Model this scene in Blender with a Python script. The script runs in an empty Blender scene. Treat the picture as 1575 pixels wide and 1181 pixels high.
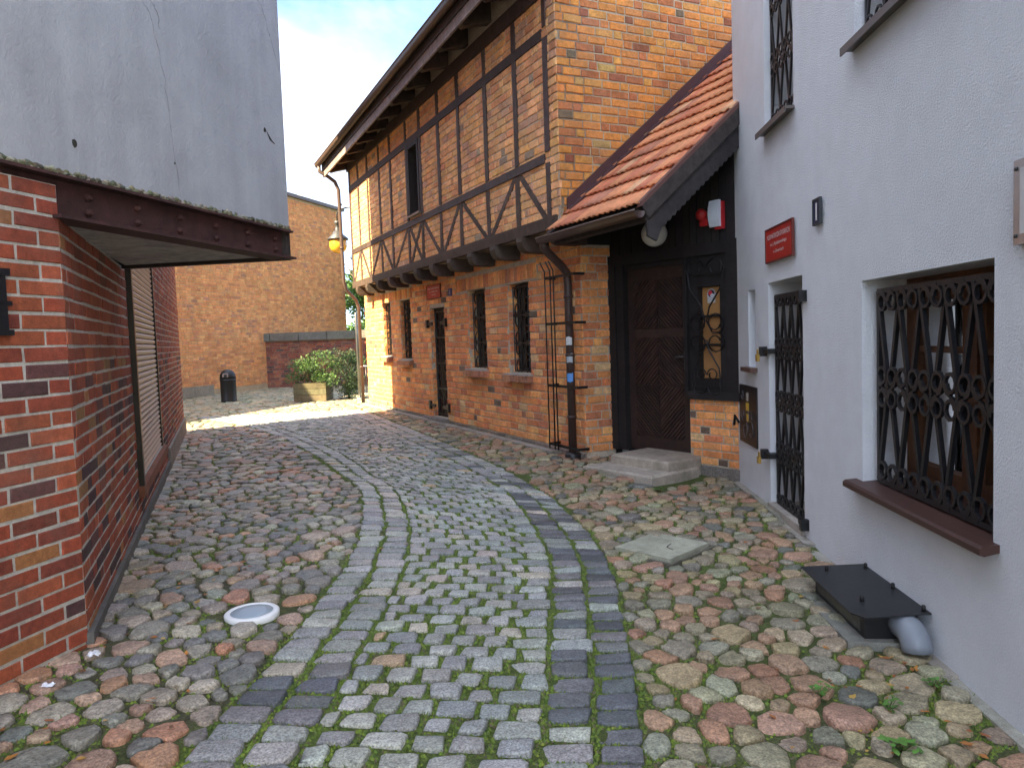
import bpy, math, random
from mathutils import Vector, Matrix, noise as mnoise

random.seed(7)
SC = bpy.context.scene
COL = SC.collection
CZ = 1.6                      # eye height: all plan heights below are measured from the eye

# ------------------------------------------------------------------ camera
FPX, PITCH, ROLL = 1150.0, math.atan(71.5 / 1150), 0.035
F_ = Vector((0, math.cos(PITCH), -math.sin(PITCH)))
R0, U0 = Vector((1, 0, 0)), Vector((0, math.sin(PITCH), math.cos(PITCH)))
R_ = R0 * math.cos(ROLL) - U0 * math.sin(ROLL)
U_ = U0 * math.cos(ROLL) + R0 * math.sin(ROLL)
cam = bpy.data.cameras.new('camera')
cam.sensor_width = 36.0
cam.lens = 36.0 * FPX / 1575
cam.clip_start = 0.05
cam.clip_end = 600
camo = bpy.data.objects.new('camera', cam)
COL.objects.link(camo)
camo.matrix_world = Matrix((R_, U_, -F_)).transposed().to_4x4()
camo.location = (0, 0, CZ)
SC.camera = camo

# ------------------------------------------------------------------ light
SUN_DIR = Vector((-0.765, -0.644, 0.93)).normalized()      # towards the sun
sun_el = math.asin(SUN_DIR.z)
sun_az = math.atan2(SUN_DIR.x, SUN_DIR.y)
sl = bpy.data.lights.new('sun', 'SUN')
sl.energy = 2.1
sl.angle = math.radians(0.5)
sl.color = (1.0, 0.80, 0.50)
so = bpy.data.objects.new('sun', sl)
COL.objects.link(so)
so.rotation_euler = SUN_DIR.to_track_quat('Z', 'Y').to_euler()

world = bpy.data.worlds.new('World')
SC.world = world
world.use_nodes = True
wn, wl = world.node_tree.nodes, world.node_tree.links
wn.clear()
w_out = wn.new('ShaderNodeOutputWorld')
w_bg = wn.new('ShaderNodeBackground')
w_bg.inputs['Strength'].default_value = 0.05
w_sky = wn.new('ShaderNodeTexSky')
w_sky.sky_type = 'NISHITA'
w_sky.sun_disc = False
w_sky.sun_elevation = sun_el
w_sky.sun_rotation = sun_az
w_sky.air_density = 0.55
w_sky.dust_density = 0.6
w_sky.ozone_density = 2.0
w_tc = wn.new('ShaderNodeTexCoord')
w_map = wn.new('ShaderNodeMapping')
w_map.inputs['Scale'].default_value = (1.0, 1.0, 1.7)
w_map.inputs['Location'].default_value = (0.35, 0.2, 0.1)
w_no = wn.new('ShaderNodeTexNoise')
w_no.inputs['Scale'].default_value = 2.6
w_no.inputs['Detail'].default_value = 6
w_no.inputs['Roughness'].default_value = 0.52
w_no.inputs['Distortion'].default_value = 0.35
w_ra = wn.new('ShaderNodeValToRGB')
w_ra.color_ramp.elements[0].position = 0.40
w_ra.color_ramp.elements[0].color = (0.03, 0.03, 0.03, 1)
w_ra.color_ramp.elements[1].position = 0.62
w_ra.color_ramp.elements[1].color = (0.95, 0.95, 0.95, 1)
w_mix = wn.new('ShaderNodeMixRGB')
# clouds are brighter towards the sun, as real ones are
w_dot = wn.new('ShaderNodeVectorMath'); w_dot.operation = 'DOT_PRODUCT'
w_dot.inputs[1].default_value = SUN_DIR
w_nrm = wn.new('ShaderNodeVectorMath'); w_nrm.operation = 'NORMALIZE'
wl.new(w_tc.outputs['Generated'], w_nrm.inputs[0])
wl.new(w_nrm.outputs[0], w_dot.inputs[0])
def wmath(op, a, b):
    t = wn.new('ShaderNodeMath'); t.operation = op
    for k, q in enumerate((a, b)):
        if isinstance(q, (int, float)): t.inputs[k].default_value = q
        else: wl.new(q, t.inputs[k])
    return t.outputs[0]
w_f = wmath('POWER', wmath('MULTIPLY_ADD', w_dot.outputs['Value'], 0.5), 2.0)
w_f.node.inputs[0].links[0].from_node.inputs[2].default_value = 0.5
w_f = wmath('MULTIPLY_ADD', w_f, 2.0)
w_f.node.inputs[2].default_value = 0.16
w_cc = wn.new('ShaderNodeMixRGB'); w_cc.blend_type = 'MULTIPLY'; w_cc.inputs['Fac'].default_value = 1
w_cc.inputs['Color1'].default_value = (3.9, 4.25, 4.9, 1)
wl.new(w_f, w_cc.inputs['Color2'])
wl.new(w_cc.outputs['Color'], w_mix.inputs['Color2'])
wl.new(w_tc.outputs['Generated'], w_map.inputs['Vector'])
wl.new(w_map.outputs['Vector'], w_no.inputs['Vector'])
wl.new(w_no.outputs['Fac'], w_ra.inputs['Fac'])
wl.new(w_ra.outputs['Color'], w_mix.inputs['Fac'])
wl.new(w_sky.outputs['Color'], w_mix.inputs['Color1'])
wl.new(w_mix.outputs['Color'], w_bg.inputs['Color'])
wl.new(w_bg.outputs['Background'], w_out.inputs['Surface'])

SC.view_settings.view_transform = 'Standard'
SC.view_settings.look = 'None'
SC.view_settings.exposure = 3.88
SC.view_settings.gamma = 1
SC.view_settings.use_curve_mapping = False
SC.render.engine = 'CYCLES'
SC.cycles.max_bounces = 8
SC.cycles.diffuse_bounces = 5

# ------------------------------------------------------------------ helpers
def sp(t, k=0.4):
    return k * math.log1p(math.exp(min(t / k, 50)))
def smooth(t):
    t = min(1, max(0, t))
    return t * t * (3 - 2 * t)
def ground_z(x, y):
    z = -1.49 - .045 * sp(8.5 - max(y, 0.5)) * (-.25 + 1.25 * smooth((x + 2.4) / 4.6))
    z -= .06 * math.exp(-((x - 2.0) ** 2 + (y - 7.6) ** 2) / 0.8)
    return z
def nd(x, y):
    l = math.hypot(x, y)
    return (x / l, y / l)
def project(P):
    P = Vector((P[0], P[1], P[2]))
    d = P.dot(F_)
    if d < 0.05:
        return None
    return 787.5 + FPX * P.dot(R_) / d, 590.5 - FPX * P.dot(U_) / d, d
def inframe(P, m=15):
    q = project(P)
    return q is not None and -m < q[0] < 1575 + m and -m < q[1] < 1181 + m

class Fr:
    """wall frame: a runs along the wall, b out of the wall, c up"""
    def __init__(s, O, D, out):
        s.O, s.D = O, D
        n = (-D[1], D[0])
        if n[0] * out[0] + n[1] * out[1] < 0:
            n = (-n[0], -n[1])
        s.N = n
    def __call__(s, a, b, c):
        return (s.O[0] + a * s.D[0] + b * s.N[0], s.O[1] + a * s.D[1] + b * s.N[1], c)
WORLD = lambda a, b, c: (a, b, c)

WLOC = {}
def label(o, lab=None, cat=None, group=None, kind=None):
    if lab: o['label'] = lab
    if cat: o['category'] = cat
    if group: o['group'] = group
    if kind: o['kind'] = kind
    return o
def thing(name, lab, cat, loc, group=None, kind=None):
    o = bpy.data.objects.new(name, None)
    o.empty_display_size = 0.1
    COL.objects.link(o)
    o.location = (loc[0], loc[1], loc[2] + CZ)
    WLOC[o] = Vector(o.location)
    return label(o, lab, cat, group, kind)

class MB:
    def __init__(s, col=(.5, .5, .5)):
        s.v, s.f, s.c, s.sm, s.col = [], [], [], [], col
    def add(s, verts, faces, col=None, smooth=False):
        n = len(s.v)
        s.v.extend(verts)
        c = col or s.col
        s.c.extend([c] * len(verts))
        s.f.extend([tuple(i + n for i in f) for f in faces])
        s.sm.extend([smooth] * len(faces))
        return s
    def box(s, T, a0, a1, b0, b1, c0, c1, col=None, j=0.0):
        r = lambda: random.uniform(-j, j) if j else 0
        vs = [T(a + r(), b + r(), c + r()) for c in (c0, c1) for a, b in ((a0, b0), (a1, b0), (a1, b1), (a0, b1))]
        return s.add(vs, [(3, 2, 1, 0), (4, 5, 6, 7), (0, 1, 5, 4), (1, 2, 6, 5), (2, 3, 7, 6), (3, 0, 4, 7)], col)
    def hull(s, T, poly, b0, b1, col=None):
        """polygon of (a,c) points extruded from b0 to b1"""
        n = len(poly)
        vs = [T(a, b0, c) for a, c in poly] + [T(a, b1, c) for a, c in poly]
        fs = [tuple(range(n)), tuple(range(2 * n - 1, n - 1, -1))]
        fs += [(i, (i + 1) % n, n + (i + 1) % n, n + i) for i in range(n)]
        return s.add(vs, fs, col)
    def prism(s, poly, z0, z1, col=None):
        n = len(poly)
        vs = [(x, y, z0) for x, y in poly] + [(x, y, z1) for x, y in poly]
        fs = [tuple(range(n)), tuple(range(2 * n - 1, n - 1, -1))]
        fs += [(i, (i + 1) % n, n + (i + 1) % n, n + i) for i in range(n)]
        return s.add(vs, fs, col)
    def tube(s, pts, r, n=6, col=None, smooth=True, flat=1.0, caps=True):
        P = [Vector(p) for p in pts]
        vs, fs = [], []
        up = None
        for i, p in enumerate(P):
            t = (P[min(i + 1, len(P) - 1)] - P[max(i - 1, 0)])
            t = t.normalized() if t.length > 1e-9 else Vector((0, 0, 1))
            if up is None:
                up = Vector((0, 0, 1)) if abs(t.z) < .9 else Vector((1, 0, 0))
            x = up.cross(t)
            x = x.normalized() if x.length > 1e-6 else t.orthogonal().normalized()
            y = t.cross(x).normalized()
            up = y
            rr = r[i] if isinstance(r, (list, tuple)) else r
            for k in range(n):
                a = 2 * math.pi * k / n + math.pi / n
                vs.append(tuple(p + x * (math.cos(a) * rr * flat) + y * (math.sin(a) * rr)))
        for i in range(len(P) - 1):
            for k in range(n):
                fs.append((i * n + k, i * n + (k + 1) % n, (i + 1) * n + (k + 1) % n, (i + 1) * n + k))
        if caps:
            fs.append(tuple(range(n - 1, -1, -1)))
            fs.append(tuple(range((len(P) - 1) * n, len(P) * n)))
        return s.add(vs, fs, col, smooth)
    def lathe(s, cx, cy, prof, n=20, col=None, smooth=True):
        vs, fs = [], []
        for r, z in prof:
            for k in range(n):
                a = 2 * math.pi * k / n
                vs.append((cx + r * math.cos(a), cy + r * math.sin(a), z))
        for i in range(len(prof) - 1):
            for k in range(n):
                fs.append((i * n + k, i * n + (k + 1) % n, (i + 1) * n + (k + 1) % n, (i + 1) * n + k))
        fs.append(tuple(range(n - 1, -1, -1)))
        fs.append(tuple(range((len(prof) - 1) * n, len(prof) * n)))
        return s.add(vs, fs, col, smooth)
    def build(s, name, mat, parent=None, kind=None, origin=None):
        if not s.v:
            return None
        if origin is None:
            xs, ys, zs = zip(*s.v)
            origin = ((min(xs) + max(xs)) / 2, (min(ys) + max(ys)) / 2, min(zs))
        o_ = origin
        me = bpy.data.meshes.new(name)
        me.from_pydata([(x - o_[0], y - o_[1], z - o_[2]) for x, y, z in s.v], [], s.f)
        at = me.attributes.new('col', 'FLOAT_COLOR', 'POINT')
        flat = []
        for c in s.c:
            flat.extend((c[0], c[1], c[2], 1.0))
        at.data.foreach_set('color', flat)
        me.polygons.foreach_set('use_smooth', s.sm)
        me.materials.append(mat)
        me.update()
        return place(name, me, Vector((o_[0], o_[1], o_[2] + CZ)), parent, kind)

def place(name, me, wloc, parent=None, kind=None):
    ob = bpy.data.objects.new(name, me)
    COL.objects.link(ob)
    WLOC[ob] = Vector(wloc)
    ob.location = WLOC[ob]
    if parent is not None:
        ob.parent = parent
        ob.location = WLOC[ob] - WLOC[parent]
    if kind:
        ob['kind'] = kind
    return ob

# ------------------------------------------------------------------ materials
def material(name, rough=0.8, bump=0.3, bscale=60, spread=0.35, nscale=25, metal=0.0, spec=0.4,
             dirt=0.0, dirt_col=(.1, .09, .07), dirt_scale=1.5, fleck=0.0, fleck_scale=220, streak=0.0,
             dirt_lo=.5, dirt_hi=.7, base=None, bdist=0.01):
    m = bpy.data.materials.new(name)
    m.use_nodes = True
    n, l = m.node_tree.nodes, m.node_tree.links
    p = n['Principled BSDF']
    p.inputs['Roughness'].default_value = rough
    p.inputs['Metallic'].default_value = metal
    p.inputs['Specular IOR Level'].default_value = spec
    if base is None:
        a = n.new('ShaderNodeAttribute'); a.attribute_name = 'col'
        cur = a.outputs['Color']
    else:
        a = n.new('ShaderNodeRGB'); a.outputs[0].default_value = (*base, 1)
        cur = a.outputs[0]
    geo = n.new('ShaderNodeNewGeometry')
    pos = geo.outputs['Position']
    def noise(scale, detail=4, rough_=.6):
        t = n.new('ShaderNodeTexNoise')
        t.inputs['Scale'].default_value = scale
        t.inputs['Detail'].default_value = detail
        t.inputs['Roughness'].default_value = rough_
        l.new(pos, t.inputs['Vector'])
        return t.outputs['Fac']
    def remap(src, a0, a1, b0, b1):
        r = n.new('ShaderNodeMapRange')
        for k, v in enumerate((a0, a1, b0, b1)):
            r.inputs[k + 1].default_value = v
        l.new(src, r.inputs[0])
        return r.outputs[0]
    def mix(kind, fac, c1, c2):
        x = n.new('ShaderNodeMixRGB'); x.blend_type = kind
        for s_, v in zip(('Fac', 'Color1', 'Color2'), (fac, c1, c2)):
            if isinstance(v, (int, float)): x.inputs[s_].default_value = v
            elif isinstance(v, tuple): x.inputs[s_].default_value = (*v, 1)
            else: l.new(v, x.inputs[s_])
        return x.outputs['Color']
    if spread:
        v = remap(noise(nscale), .25, .75, 1 - spread, 1 + spread)
        cur = mix('MULTIPLY', 1.0, cur, v)
        v = remap(noise(nscale * .13, 3), .3, .7, 1 - spread * .6, 1 + spread * .6)
        cur = mix('MULTIPLY', 1.0, cur, v)
    if fleck:
        v = remap(noise(fleck_scale, 2, .7), .3, .7, 1 - fleck, 1 + fleck)
        cur = mix('MULTIPLY', 1.0, cur, v)
    if dirt:
        v = remap(noise(dirt_scale, 6, .65), dirt_lo, dirt_hi, 0, dirt)
        cur = mix('MIX', v, cur, dirt_col)
    if streak:
        mp = n.new('ShaderNodeMapping'); mp.inputs['Scale'].default_value = (5, 5, .35)
        l.new(pos, mp.inputs['Vector'])
        t = n.new('ShaderNodeTexNoise'); t.inputs['Scale'].default_value = 1.6; t.inputs['Detail'].default_value = 5
        l.new(mp.outputs[0], t.inputs['Vector'])
        v = remap(t.outputs['Fac'], .35, .7, 1.04, 1 - streak)
        cur = mix('MULTIPLY', 1.0, cur, v)
    l.new(cur, p.inputs['Base Color'])
    if bump:
        b = n.new('ShaderNodeBump'); b.inputs['Strength'].default_value = bump
        b.inputs['Distance'].default_value = bdist
        l.new(noise(bscale, 5, .65), b.inputs['Height'])
        l.new(b.outputs['Normal'], p.inputs['Normal'])
    return m

M = {}
M['brick'] = material('brick', .85, .55, 70, .28, 30, dirt=.4, dirt_col=(.17, .13, .10), dirt_scale=2.2, fleck=.25, dirt_lo=.52, dirt_hi=.75)
M['brick_old'] = material('brick_old', .9, .7, 55, .32, 24, dirt=.32, dirt_col=(.27, .20, .14), dirt_scale=3.0, fleck=.3, dirt_lo=.45, dirt_hi=.72)
M['mortar'] = material('mortar', .95, .6, 90, .25, 30, fleck=.2)
M['stone'] = material('stone', .52, .9, 34, .38, 30, fleck=.5, fleck_scale=95, dirt=.35, dirt_col=(.055, .06, .035), dirt_scale=6, dirt_lo=.55, dirt_hi=.8, spec=.45)
M['granite'] = material('granite', .50, .85, 45, .26, 30, fleck=.55, fleck_scale=105, dirt=.35, dirt_col=(.06, .07, .035), dirt_scale=5, dirt_lo=.56, dirt_hi=.8, spec=.45)
M['earth'] = material('earth', .95, .9, 60, .45, 40, fleck=.4, fleck_scale=120, bdist=.03)
M['leaf'] = material('leaf', .6, 0, 1, .25, 8)
M['stucco'] = material('stucco', .9, 1.0, 95, .045, 5, base=(.785, .80, .825), dirt=.16, dirt_col=(.58, .57, .53), dirt_scale=1.1, streak=0.0, bdist=.02)
M['render'] = material('render', .92, .5, 45, .09, 3, base=(.345, .355, .38), dirt=.38, dirt_col=(.20, .20, .195), dirt_scale=1.6, streak=.08, dirt_lo=.48, dirt_hi=.8)
M['wood'] = material('wood', .7, .5, 45, .35, 14, fleck=.2, streak=.2)
M['iron'] = material('iron', .42, .25, 120, .25, 30, metal=.25, spec=.5)
M['paint'] = material('paint', .45, .12, 60, .1, 10)
M['rust'] = material('rust', .75, .5, 70, .4, 12, dirt=.6, dirt_col=(.035, .016, .014), dirt_scale=5, fleck=.3)
M['tile'] = material('tile', .8, .4, 60, .22, 14, fleck=.2, dirt=.15, dirt_col=(.20, .14, .08), dirt_scale=6)
M['concrete'] = material('concrete', .9, .6, 70, .22, 14, fleck=.3, dirt=.45, dirt_col=(.10, .105, .06), dirt_scale=4)
M['white_plastic'] = material('white_plastic', .4, .05, 60, .05, 5)
M['zinc'] = material('zinc', .35, .1, 60, .15, 8, metal=.8)
def glass_mat(name, base, rough):
    m = bpy.data.materials.new(name); m.use_nodes = True
    p = m.node_tree.nodes['Principled BSDF']
    p.inputs['Base Color'].default_value = (*base, 1)
    p.inputs['Roughness'].default_value = rough
    p.inputs['Specular IOR Level'].default_value = .8
    return m
M['pane'] = glass_mat('pane', (.012, .013, .015), .04)
def clear_glass():
    m = bpy.data.materials.new('clear_pane'); m.use_nodes = True
    n, l = m.node_tree.nodes, m.node_tree.links
    n.clear()
    o = n.new('ShaderNodeOutputMaterial'); mx = n.new('ShaderNodeMixShader'); t = n.new('ShaderNodeBsdfTransparent')
    g = n.new('ShaderNodeBsdfGlossy'); g.inputs['Roughness'].default_value = .02
    fr = n.new('ShaderNodeFresnel'); fr.inputs['IOR'].default_value = 1.14
    t.inputs['Color'].default_value = (.8, .84, .82, 1)
    l.new(fr.outputs[0], mx.inputs[0]); l.new(t.outputs[0], mx.inputs[1]); l.new(g.outputs[0], mx.inputs[2]); l.new(mx.outputs[0], o.inputs[0])
    return m
M['clear_pane'] = clear_glass()
def amber():
    m = bpy.data.materials.new('amber_glass'); m.use_nodes = True
    p = m.node_tree.nodes['Principled BSDF']
    p.inputs['Base Color'].default_value = (.95, .50, .05, 1)
    p.inputs['Roughness'].default_value = .2
    p.inputs['Transmission Weight'].default_value = .25
    p.inputs['Subsurface Weight'].default_value = .4
    p.inputs['Subsurface Radius'].default_value = (.2, .1, .03)
    return m
M['amber'] = amber()

def jc(c, s=.12):
    k = 1 + random.uniform(-s, s)
    return tuple(max(.004, x * k * (1 + random.uniform(-s * .35, s * .35))) for x in c)
def pick(pal):
    t = random.random() * sum(w for w, c in pal)
    for w, c in pal:
        t -= w
        if t <= 0:
            return c
    return pal[-1][1]

# ------------------------------------------------------------------ bricks
BRICK_MESH = {}
def brick_verts(L, H, dep, bev, jit):
    r = lambda a: random.uniform(-a, a)
    vs = []
    for k, (ins, y) in enumerate(((bev, 0.0), (0, -bev), (0, -dep))):
        for sx, sz in ((-1, -1), (1, -1), (1, 1), (-1, 1)):
            vs.append((sx * (L / 2 - ins) + (r(jit) if k < 2 else 0), y + (r(jit * .6) if k == 0 else 0), sz * (H / 2 - ins) + (r(jit) if k < 2 else 0)))
    fs = [(0, 1, 2, 3)]
    for k in (0, 4):
        fs += [(k + i, k + 4 + i, k + 4 + (i + 1) % 4, k + (i + 1) % 4) for i in range(4)]
    return vs, fs
def lay(T, s0, s1, z0, z1, course, L, H, joint, pal, openings=(), soldier=(), bond='gothic', keep=None, tag=None):
    """list of brick records (T, a0, a1, c0, c1, colour)"""
    out = []
    nrow = int(round((z1 - z0) / course))
    for i in range(nrow):
        c0 = z0 + i * course
        c1 = c0 + course - joint
        cm = (c0 + c1) / 2
        iv = [(s0, s1)]
        for (oa, ob, oc, od) in list(openings) + [q for q in soldier]:
            if oc - course * .35 < cm < od + course * .35:
                nv = []
                for a, b in iv:
                    if ob <= a or oa >= b:
                        nv.append((a, b)); continue
                    if oa > a: nv.append((a, oa))
                    if ob < b: nv.append((ob, b))
                iv = nv
        a = s0 if bond == 'corner' else s0 - random.uniform(0, L)
        k = 1 if bond == 'corner' else i
        while a < s1:
            if bond == 'corner':
                ln = H if (k == 1 and i % 2) else L
            else: ln = H if ((bond == 'gothic' and k % 3 == 2) or (bond == 'cross' and i % 2 == 1)) else L
            k += 1
            b = a + ln
            for (p, q) in iv:
                x0, x1 = max(a, p), min(b, q)
                if x1 - x0 > .045:
                    if keep is None or keep((x0 + x1) / 2, cm):
                        dz = random.uniform(-.003, .003)
                        out.append((T, x0, x1, c0 + dz, c1 + dz, pick(pal)))
            a = b + joint
    for (oa, ob, oc, od) in soldier:
        a = oa
        while a < ob - .04:
            w = min(course - joint, ob - a)
            out.append((T, a, a + w, oc, od - joint, pick(pal)))
            a += w + joint
    return out
def set_bricks(recs, parent, mat, nmax=300, proud=.008, bev=.006, jit=.003, name='brick'):
    sized = []
    for rec in recs:
        T, a0, a1, c0, c1, col = rec
        area = 0
        m = T((a0 + a1) / 2, 0, (c0 + c1) / 2)
        if inframe(m, 0):
            q = [project(T(a, 0, c)) for a, c in ((a0, c0), (a1, c0), (a1, c1), (a0, c1))]
            if all(q):
                area = abs(sum(q[i][0] * q[(i + 1) % 4][1] - q[(i + 1) % 4][0] * q[i][1] for i in range(4))) / 2
        sized.append((area, rec))
    sized.sort(key=lambda t: -t[0])
    for area, (T, a0, a1, c0, c1, col) in sized[:nmax]:
        L, H = a1 - a0, c1 - c0
        cross = T.D[0] * T.N[1] - T.D[1] * T.N[0]            # +1: (D,N,z) right handed
        key = (mat.name, col, round(L * 40), round(H * 100), random.randrange(2))
        if key not in BRICK_MESH:
            vs, fs = brick_verts(L, H, .03, bev, jit)
            b = MB(jc(col))
            b.add(vs, fs)
            me = bpy.data.meshes.new(name)
            me.from_pydata(b.v, [], b.f)
            at = me.attributes.new('col', 'FLOAT_COLOR', 'POINT')
            for q, cc in enumerate(b.c):
                at.data[q].color = (*cc, 1)
            me.materials.append(mat)
            BRICK_MESH[key] = (me, L, H)
        me, L0, H0 = BRICK_MESH[key]
        p = T((a0 + a1) / 2, proud + random.uniform(-.002, .003), (c0 + c1) / 2)
        o = place(name, me, (p[0], p[1], p[2] + CZ), parent)
        D = T.D if cross > 0 else (-T.D[0], -T.D[1])
        o.rotation_euler = (random.uniform(-.008, .008), 0, math.atan2(D[1], D[0]))
        o.scale = (L / L0, 1, H / H0)
    rest = MB()
    for area, (T, a0, a1, c0, c1, col) in sized[nmax:]:
        vs, fs = brick_verts(a1 - a0, c1 - c0, .02, bev, jit)
        am, cm, pr = (a0 + a1) / 2, (c0 + c1) / 2, proud + random.uniform(-.002, .003)
        rest.add([T(am + v[0], pr + v[1], cm + v[2]) for v in vs], fs, jc(col))
    if rest.v:
        rest.build(name + 's', mat, parent, 'stuff')
def slab(T, s0, s1, z0, z1, b0, b1, openings, col, mb=None):
    """wall slab with rectangular holes, built of butted boxes"""
    mb = mb or MB(col)
    S = sorted({s0, s1, *[v for o in openings for v in o[:2] if s0 < v < s1]})
    Z = sorted({z0, z1, *[v for o in openings for v in o[2:] if z0 < v < z1]})
    for i in range(len(Z) - 1):
        run = None
        zm = (Z[i] + Z[i + 1]) / 2
        for j in range(len(S) - 1):
            sm_ = (S[j] + S[j + 1]) / 2
            hole = any(o[0] < sm_ < o[1] and o[2] < zm < o[3] for o in openings)
            if not hole:
                run = (run[0], S[j + 1]) if run else (S[j], S[j + 1])
            if (hole or j == len(S) - 2) and run:
                mb.box(T, run[0], run[1], b0, b1, Z[i], Z[i + 1])
                run = None
    return mb

def scroll(cx, cy, r, turns=1.15, start=0.0, hand=1, n=14, shrink=.45):
    pts = []
    for i in range(n + 1):
        t = i / n
        a = start + hand * t * turns * 2 * math.pi
        rr = r * (1 - shrink * t)
        pts.append((cx + rr * math.cos(a), cy + rr * math.sin(a)))
    return pts
def bar(mb, T, pts, b, r=.009, n=4, flat=1.0):
    mb.tube([T(a, b, c) for a, c in pts], r, n, smooth=False, flat=flat)
IRON = (.012, .012, .014)
BLACK = (.010, .010, .011)
def lattice(T, b, s0, s1, z0, z1, pitch, rows, r=.009, frame=True, sc=.05):
    """wrought grille: zigzag flat bars between rows of C scrolls"""
    mb = MB(IRON)
    if frame:
        for a in (s0, s1):
            bar(mb, T, [(a, z0), (a, z1)], b, r * 1.2)
        for c in (z0, z1):
            bar(mb, T, [(s0, c), (s1, c)], b + .004, r * 1.2)
    n = max(2, int(round((s1 - s0) / pitch)))
    p = (s1 - s0) / n
    lev = [z0 + (z1 - z0) * k / rows for k in range(rows + 1)]
    for k in range(rows):
        for i in range(n * 2):
            a0, a1 = s0 + p * i / 2, s0 + p * (i + 1) / 2
            lo, hi = (a0, a1) if (i + k) % 2 == 0 else (a1, a0)
            bar(mb, T, [(lo, lev[k]), (hi, lev[k + 1])], b + (.006 if i % 2 else -.006), r, 4, 1.0)
    for k in range(rows + 1):
        for i in range(n * 2):
            cx = s0 + p * (i + .5) / 2
            for sg in ((1,) if k == 0 else (-1,) if k == rows else (1, -1)):
                cy = lev[k] + sg * sc * 1.05
                bar(mb, T, scroll(cx, cy, min(sc, p / 4 * .95), 1.25, -sg * math.pi / 2, 1 if i % 2 else -1, 12, .35), b + .012, r * .75, 4)
    return mb
def scrollwork(T, b, s0, s1, z0, z1, r=.009, rows=3):
    """paired S scrolls stacked in a narrow frame"""
    mb = MB(BLACK)
    for a in (s0, s1):
        bar(mb, T, [(a, z0), (a, z1)], b, r)
    w = s1 - s0
    h = (z1 - z0) / rows
    m = (s0 + s1) / 2
    bar(mb, T, [(s0, z0), (s1, z0)], b + .003, r); bar(mb, T, [(s0, z1), (s1, z1)], b + .003, r)
    for k in range(rows):
        c0 = z0 + k * h
        if k: bar(mb, T, [(s0, c0), (s1, c0)], b + .003, r)
        for sg in (-1, 1):
            top = scroll(m + sg * w * .24, c0 + h * .80, w * .2, 1.2, math.pi / 2 + sg * math.pi / 2, -sg, 12)[::-1]
            mid = [(m + sg * w * .02, c0 + h * .5)]
            bot = scroll(m + sg * w * .24, c0 + h * .20, w * .2, 1.2, math.pi / 2 + sg * math.pi / 2, sg, 12)
            bar(mb, T, top + mid + bot, b + .004, r * .8)
    return mb

def text_mesh(body, T, cx, cz, h, b, col, parent, name, width=None, mirror=False):
    cu = bpy.data.curves.new('t', 'FONT'); cu.body = body; cu.align_x = 'CENTER'; cu.align_y = 'CENTER'
    cu.resolution_u = 2
    ob = bpy.data.objects.new('t', cu)
    me = bpy.data.meshes.new_from_object(ob)
    bpy.data.objects.remove(ob)
    vs = [v.co.copy() for v in me.vertices]
    fs = [tuple(p.vertices) for p in me.polygons]
    bpy.data.meshes.remove(me)
    if not vs: return
    ymin, ymax = min(v.y for v in vs), max(v.y for v in vs)
    xmin, xmax = min(v.x for v in vs), max(v.x for v in vs)
    k = h / (ymax - ymin)
    kx = (width / (xmax - xmin)) if width else k
    sg = -1 if mirror else 1
    mb = MB(col)
    mb.add([T(cx + sg * (v.x - (xmin + xmax) / 2) * kx, b, cz + (v.y - (ymin + ymax) / 2) * k) for v in vs], fs)
    return mb.build(name, M['paint'], parent)

# ------------------------------------------------------------------ frames of the walls
C = (.874, 8.96)
W = nd(-.48, 1)
G = (W[1], -W[0])
def off(P, n): return (P[0] + n * G[0], P[1] + n * G[1])
HT = Fr(C, W, (-G[0], -G[1]))                 # lower wall of the half-timbered house
HU = Fr(off(C, -.33), W, (-G[0], -G[1]))      # its jettied upper wall
GA = Fr(C, G, (-W[0], -W[1]))                 # its gable end
PA = off(C, .40)
Q_ = (2.335, 7.72)
PD = nd(Q_[0] - PA[0], Q_[1] - PA[1])
PO = Fr(PA, PD, (-1, -.7))                    # porch front
WH = Fr((1.91, 0), nd(.055, 1), (-1, 0))      # white house
LC = (-2.13, 3.6)
LS = Fr(LC, nd(-.386, 1), (1, .3))            # left building, lane side
LNR = Fr(LC, (-nd(.25, 1)[0], -nd(.25, 1)[1]), (1, -.3))
LN = Fr(LC, nd(.25, 1), (1, -.3))             # left building, near face (a<0 towards us)
OR = Fr((-8.85, 25.5), nd(.315, 1), (1, -.3)) # orange wall at the back

# lane edges (plan)
LANE_L = [(-1.3, .4), (-1.27, 1.6), (-1.24, 2.6), (-1.2, 3.4), (-1.17, 4.4), (-1.19, 5.2), (-1.3, 6.16), (-1.6, 7.53), (-2.0, 8.46), (-2.42, 9.4), (-2.9, 10.4), (-3.7, 11.9), (-4.7, 13.5), (-5.7, 14.8), (-7.0, 16.2)]
LANE_R = [(.2, .4), (.34, 1.6), (.45, 2.6), (.54, 3.4), (.61, 4.4), (.64, 5.1), (.56, 5.87), (.36, 6.9), (.12, 7.7), (-.3, 8.9), (-.75, 10.1), (-1.4, 11.8), (-2.1, 13.5), (-2.7, 15.0), (-3.4, 16.6)]
def lerp(a, b, t): return (a[0] + (b[0] - a[0]) * t, a[1] + (b[1] - a[1]) * t)
def catmull(P, t):
    i = min(int(t), len(P) - 2); u = t - i
    p = [P[max(0, min(len(P) - 1, i + k))] for k in (-1, 0, 1, 2)]
    return tuple(.5 * ((2 * p[1][d]) + (-p[0][d] + p[2][d]) * u + (2 * p[0][d] - 5 * p[1][d] + 4 * p[2][d] - p[3][d]) * u * u + (-p[0][d] + 3 * p[1][d] - 3 * p[2][d] + p[3][d]) * u ** 3) for d in (0, 1))
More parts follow.
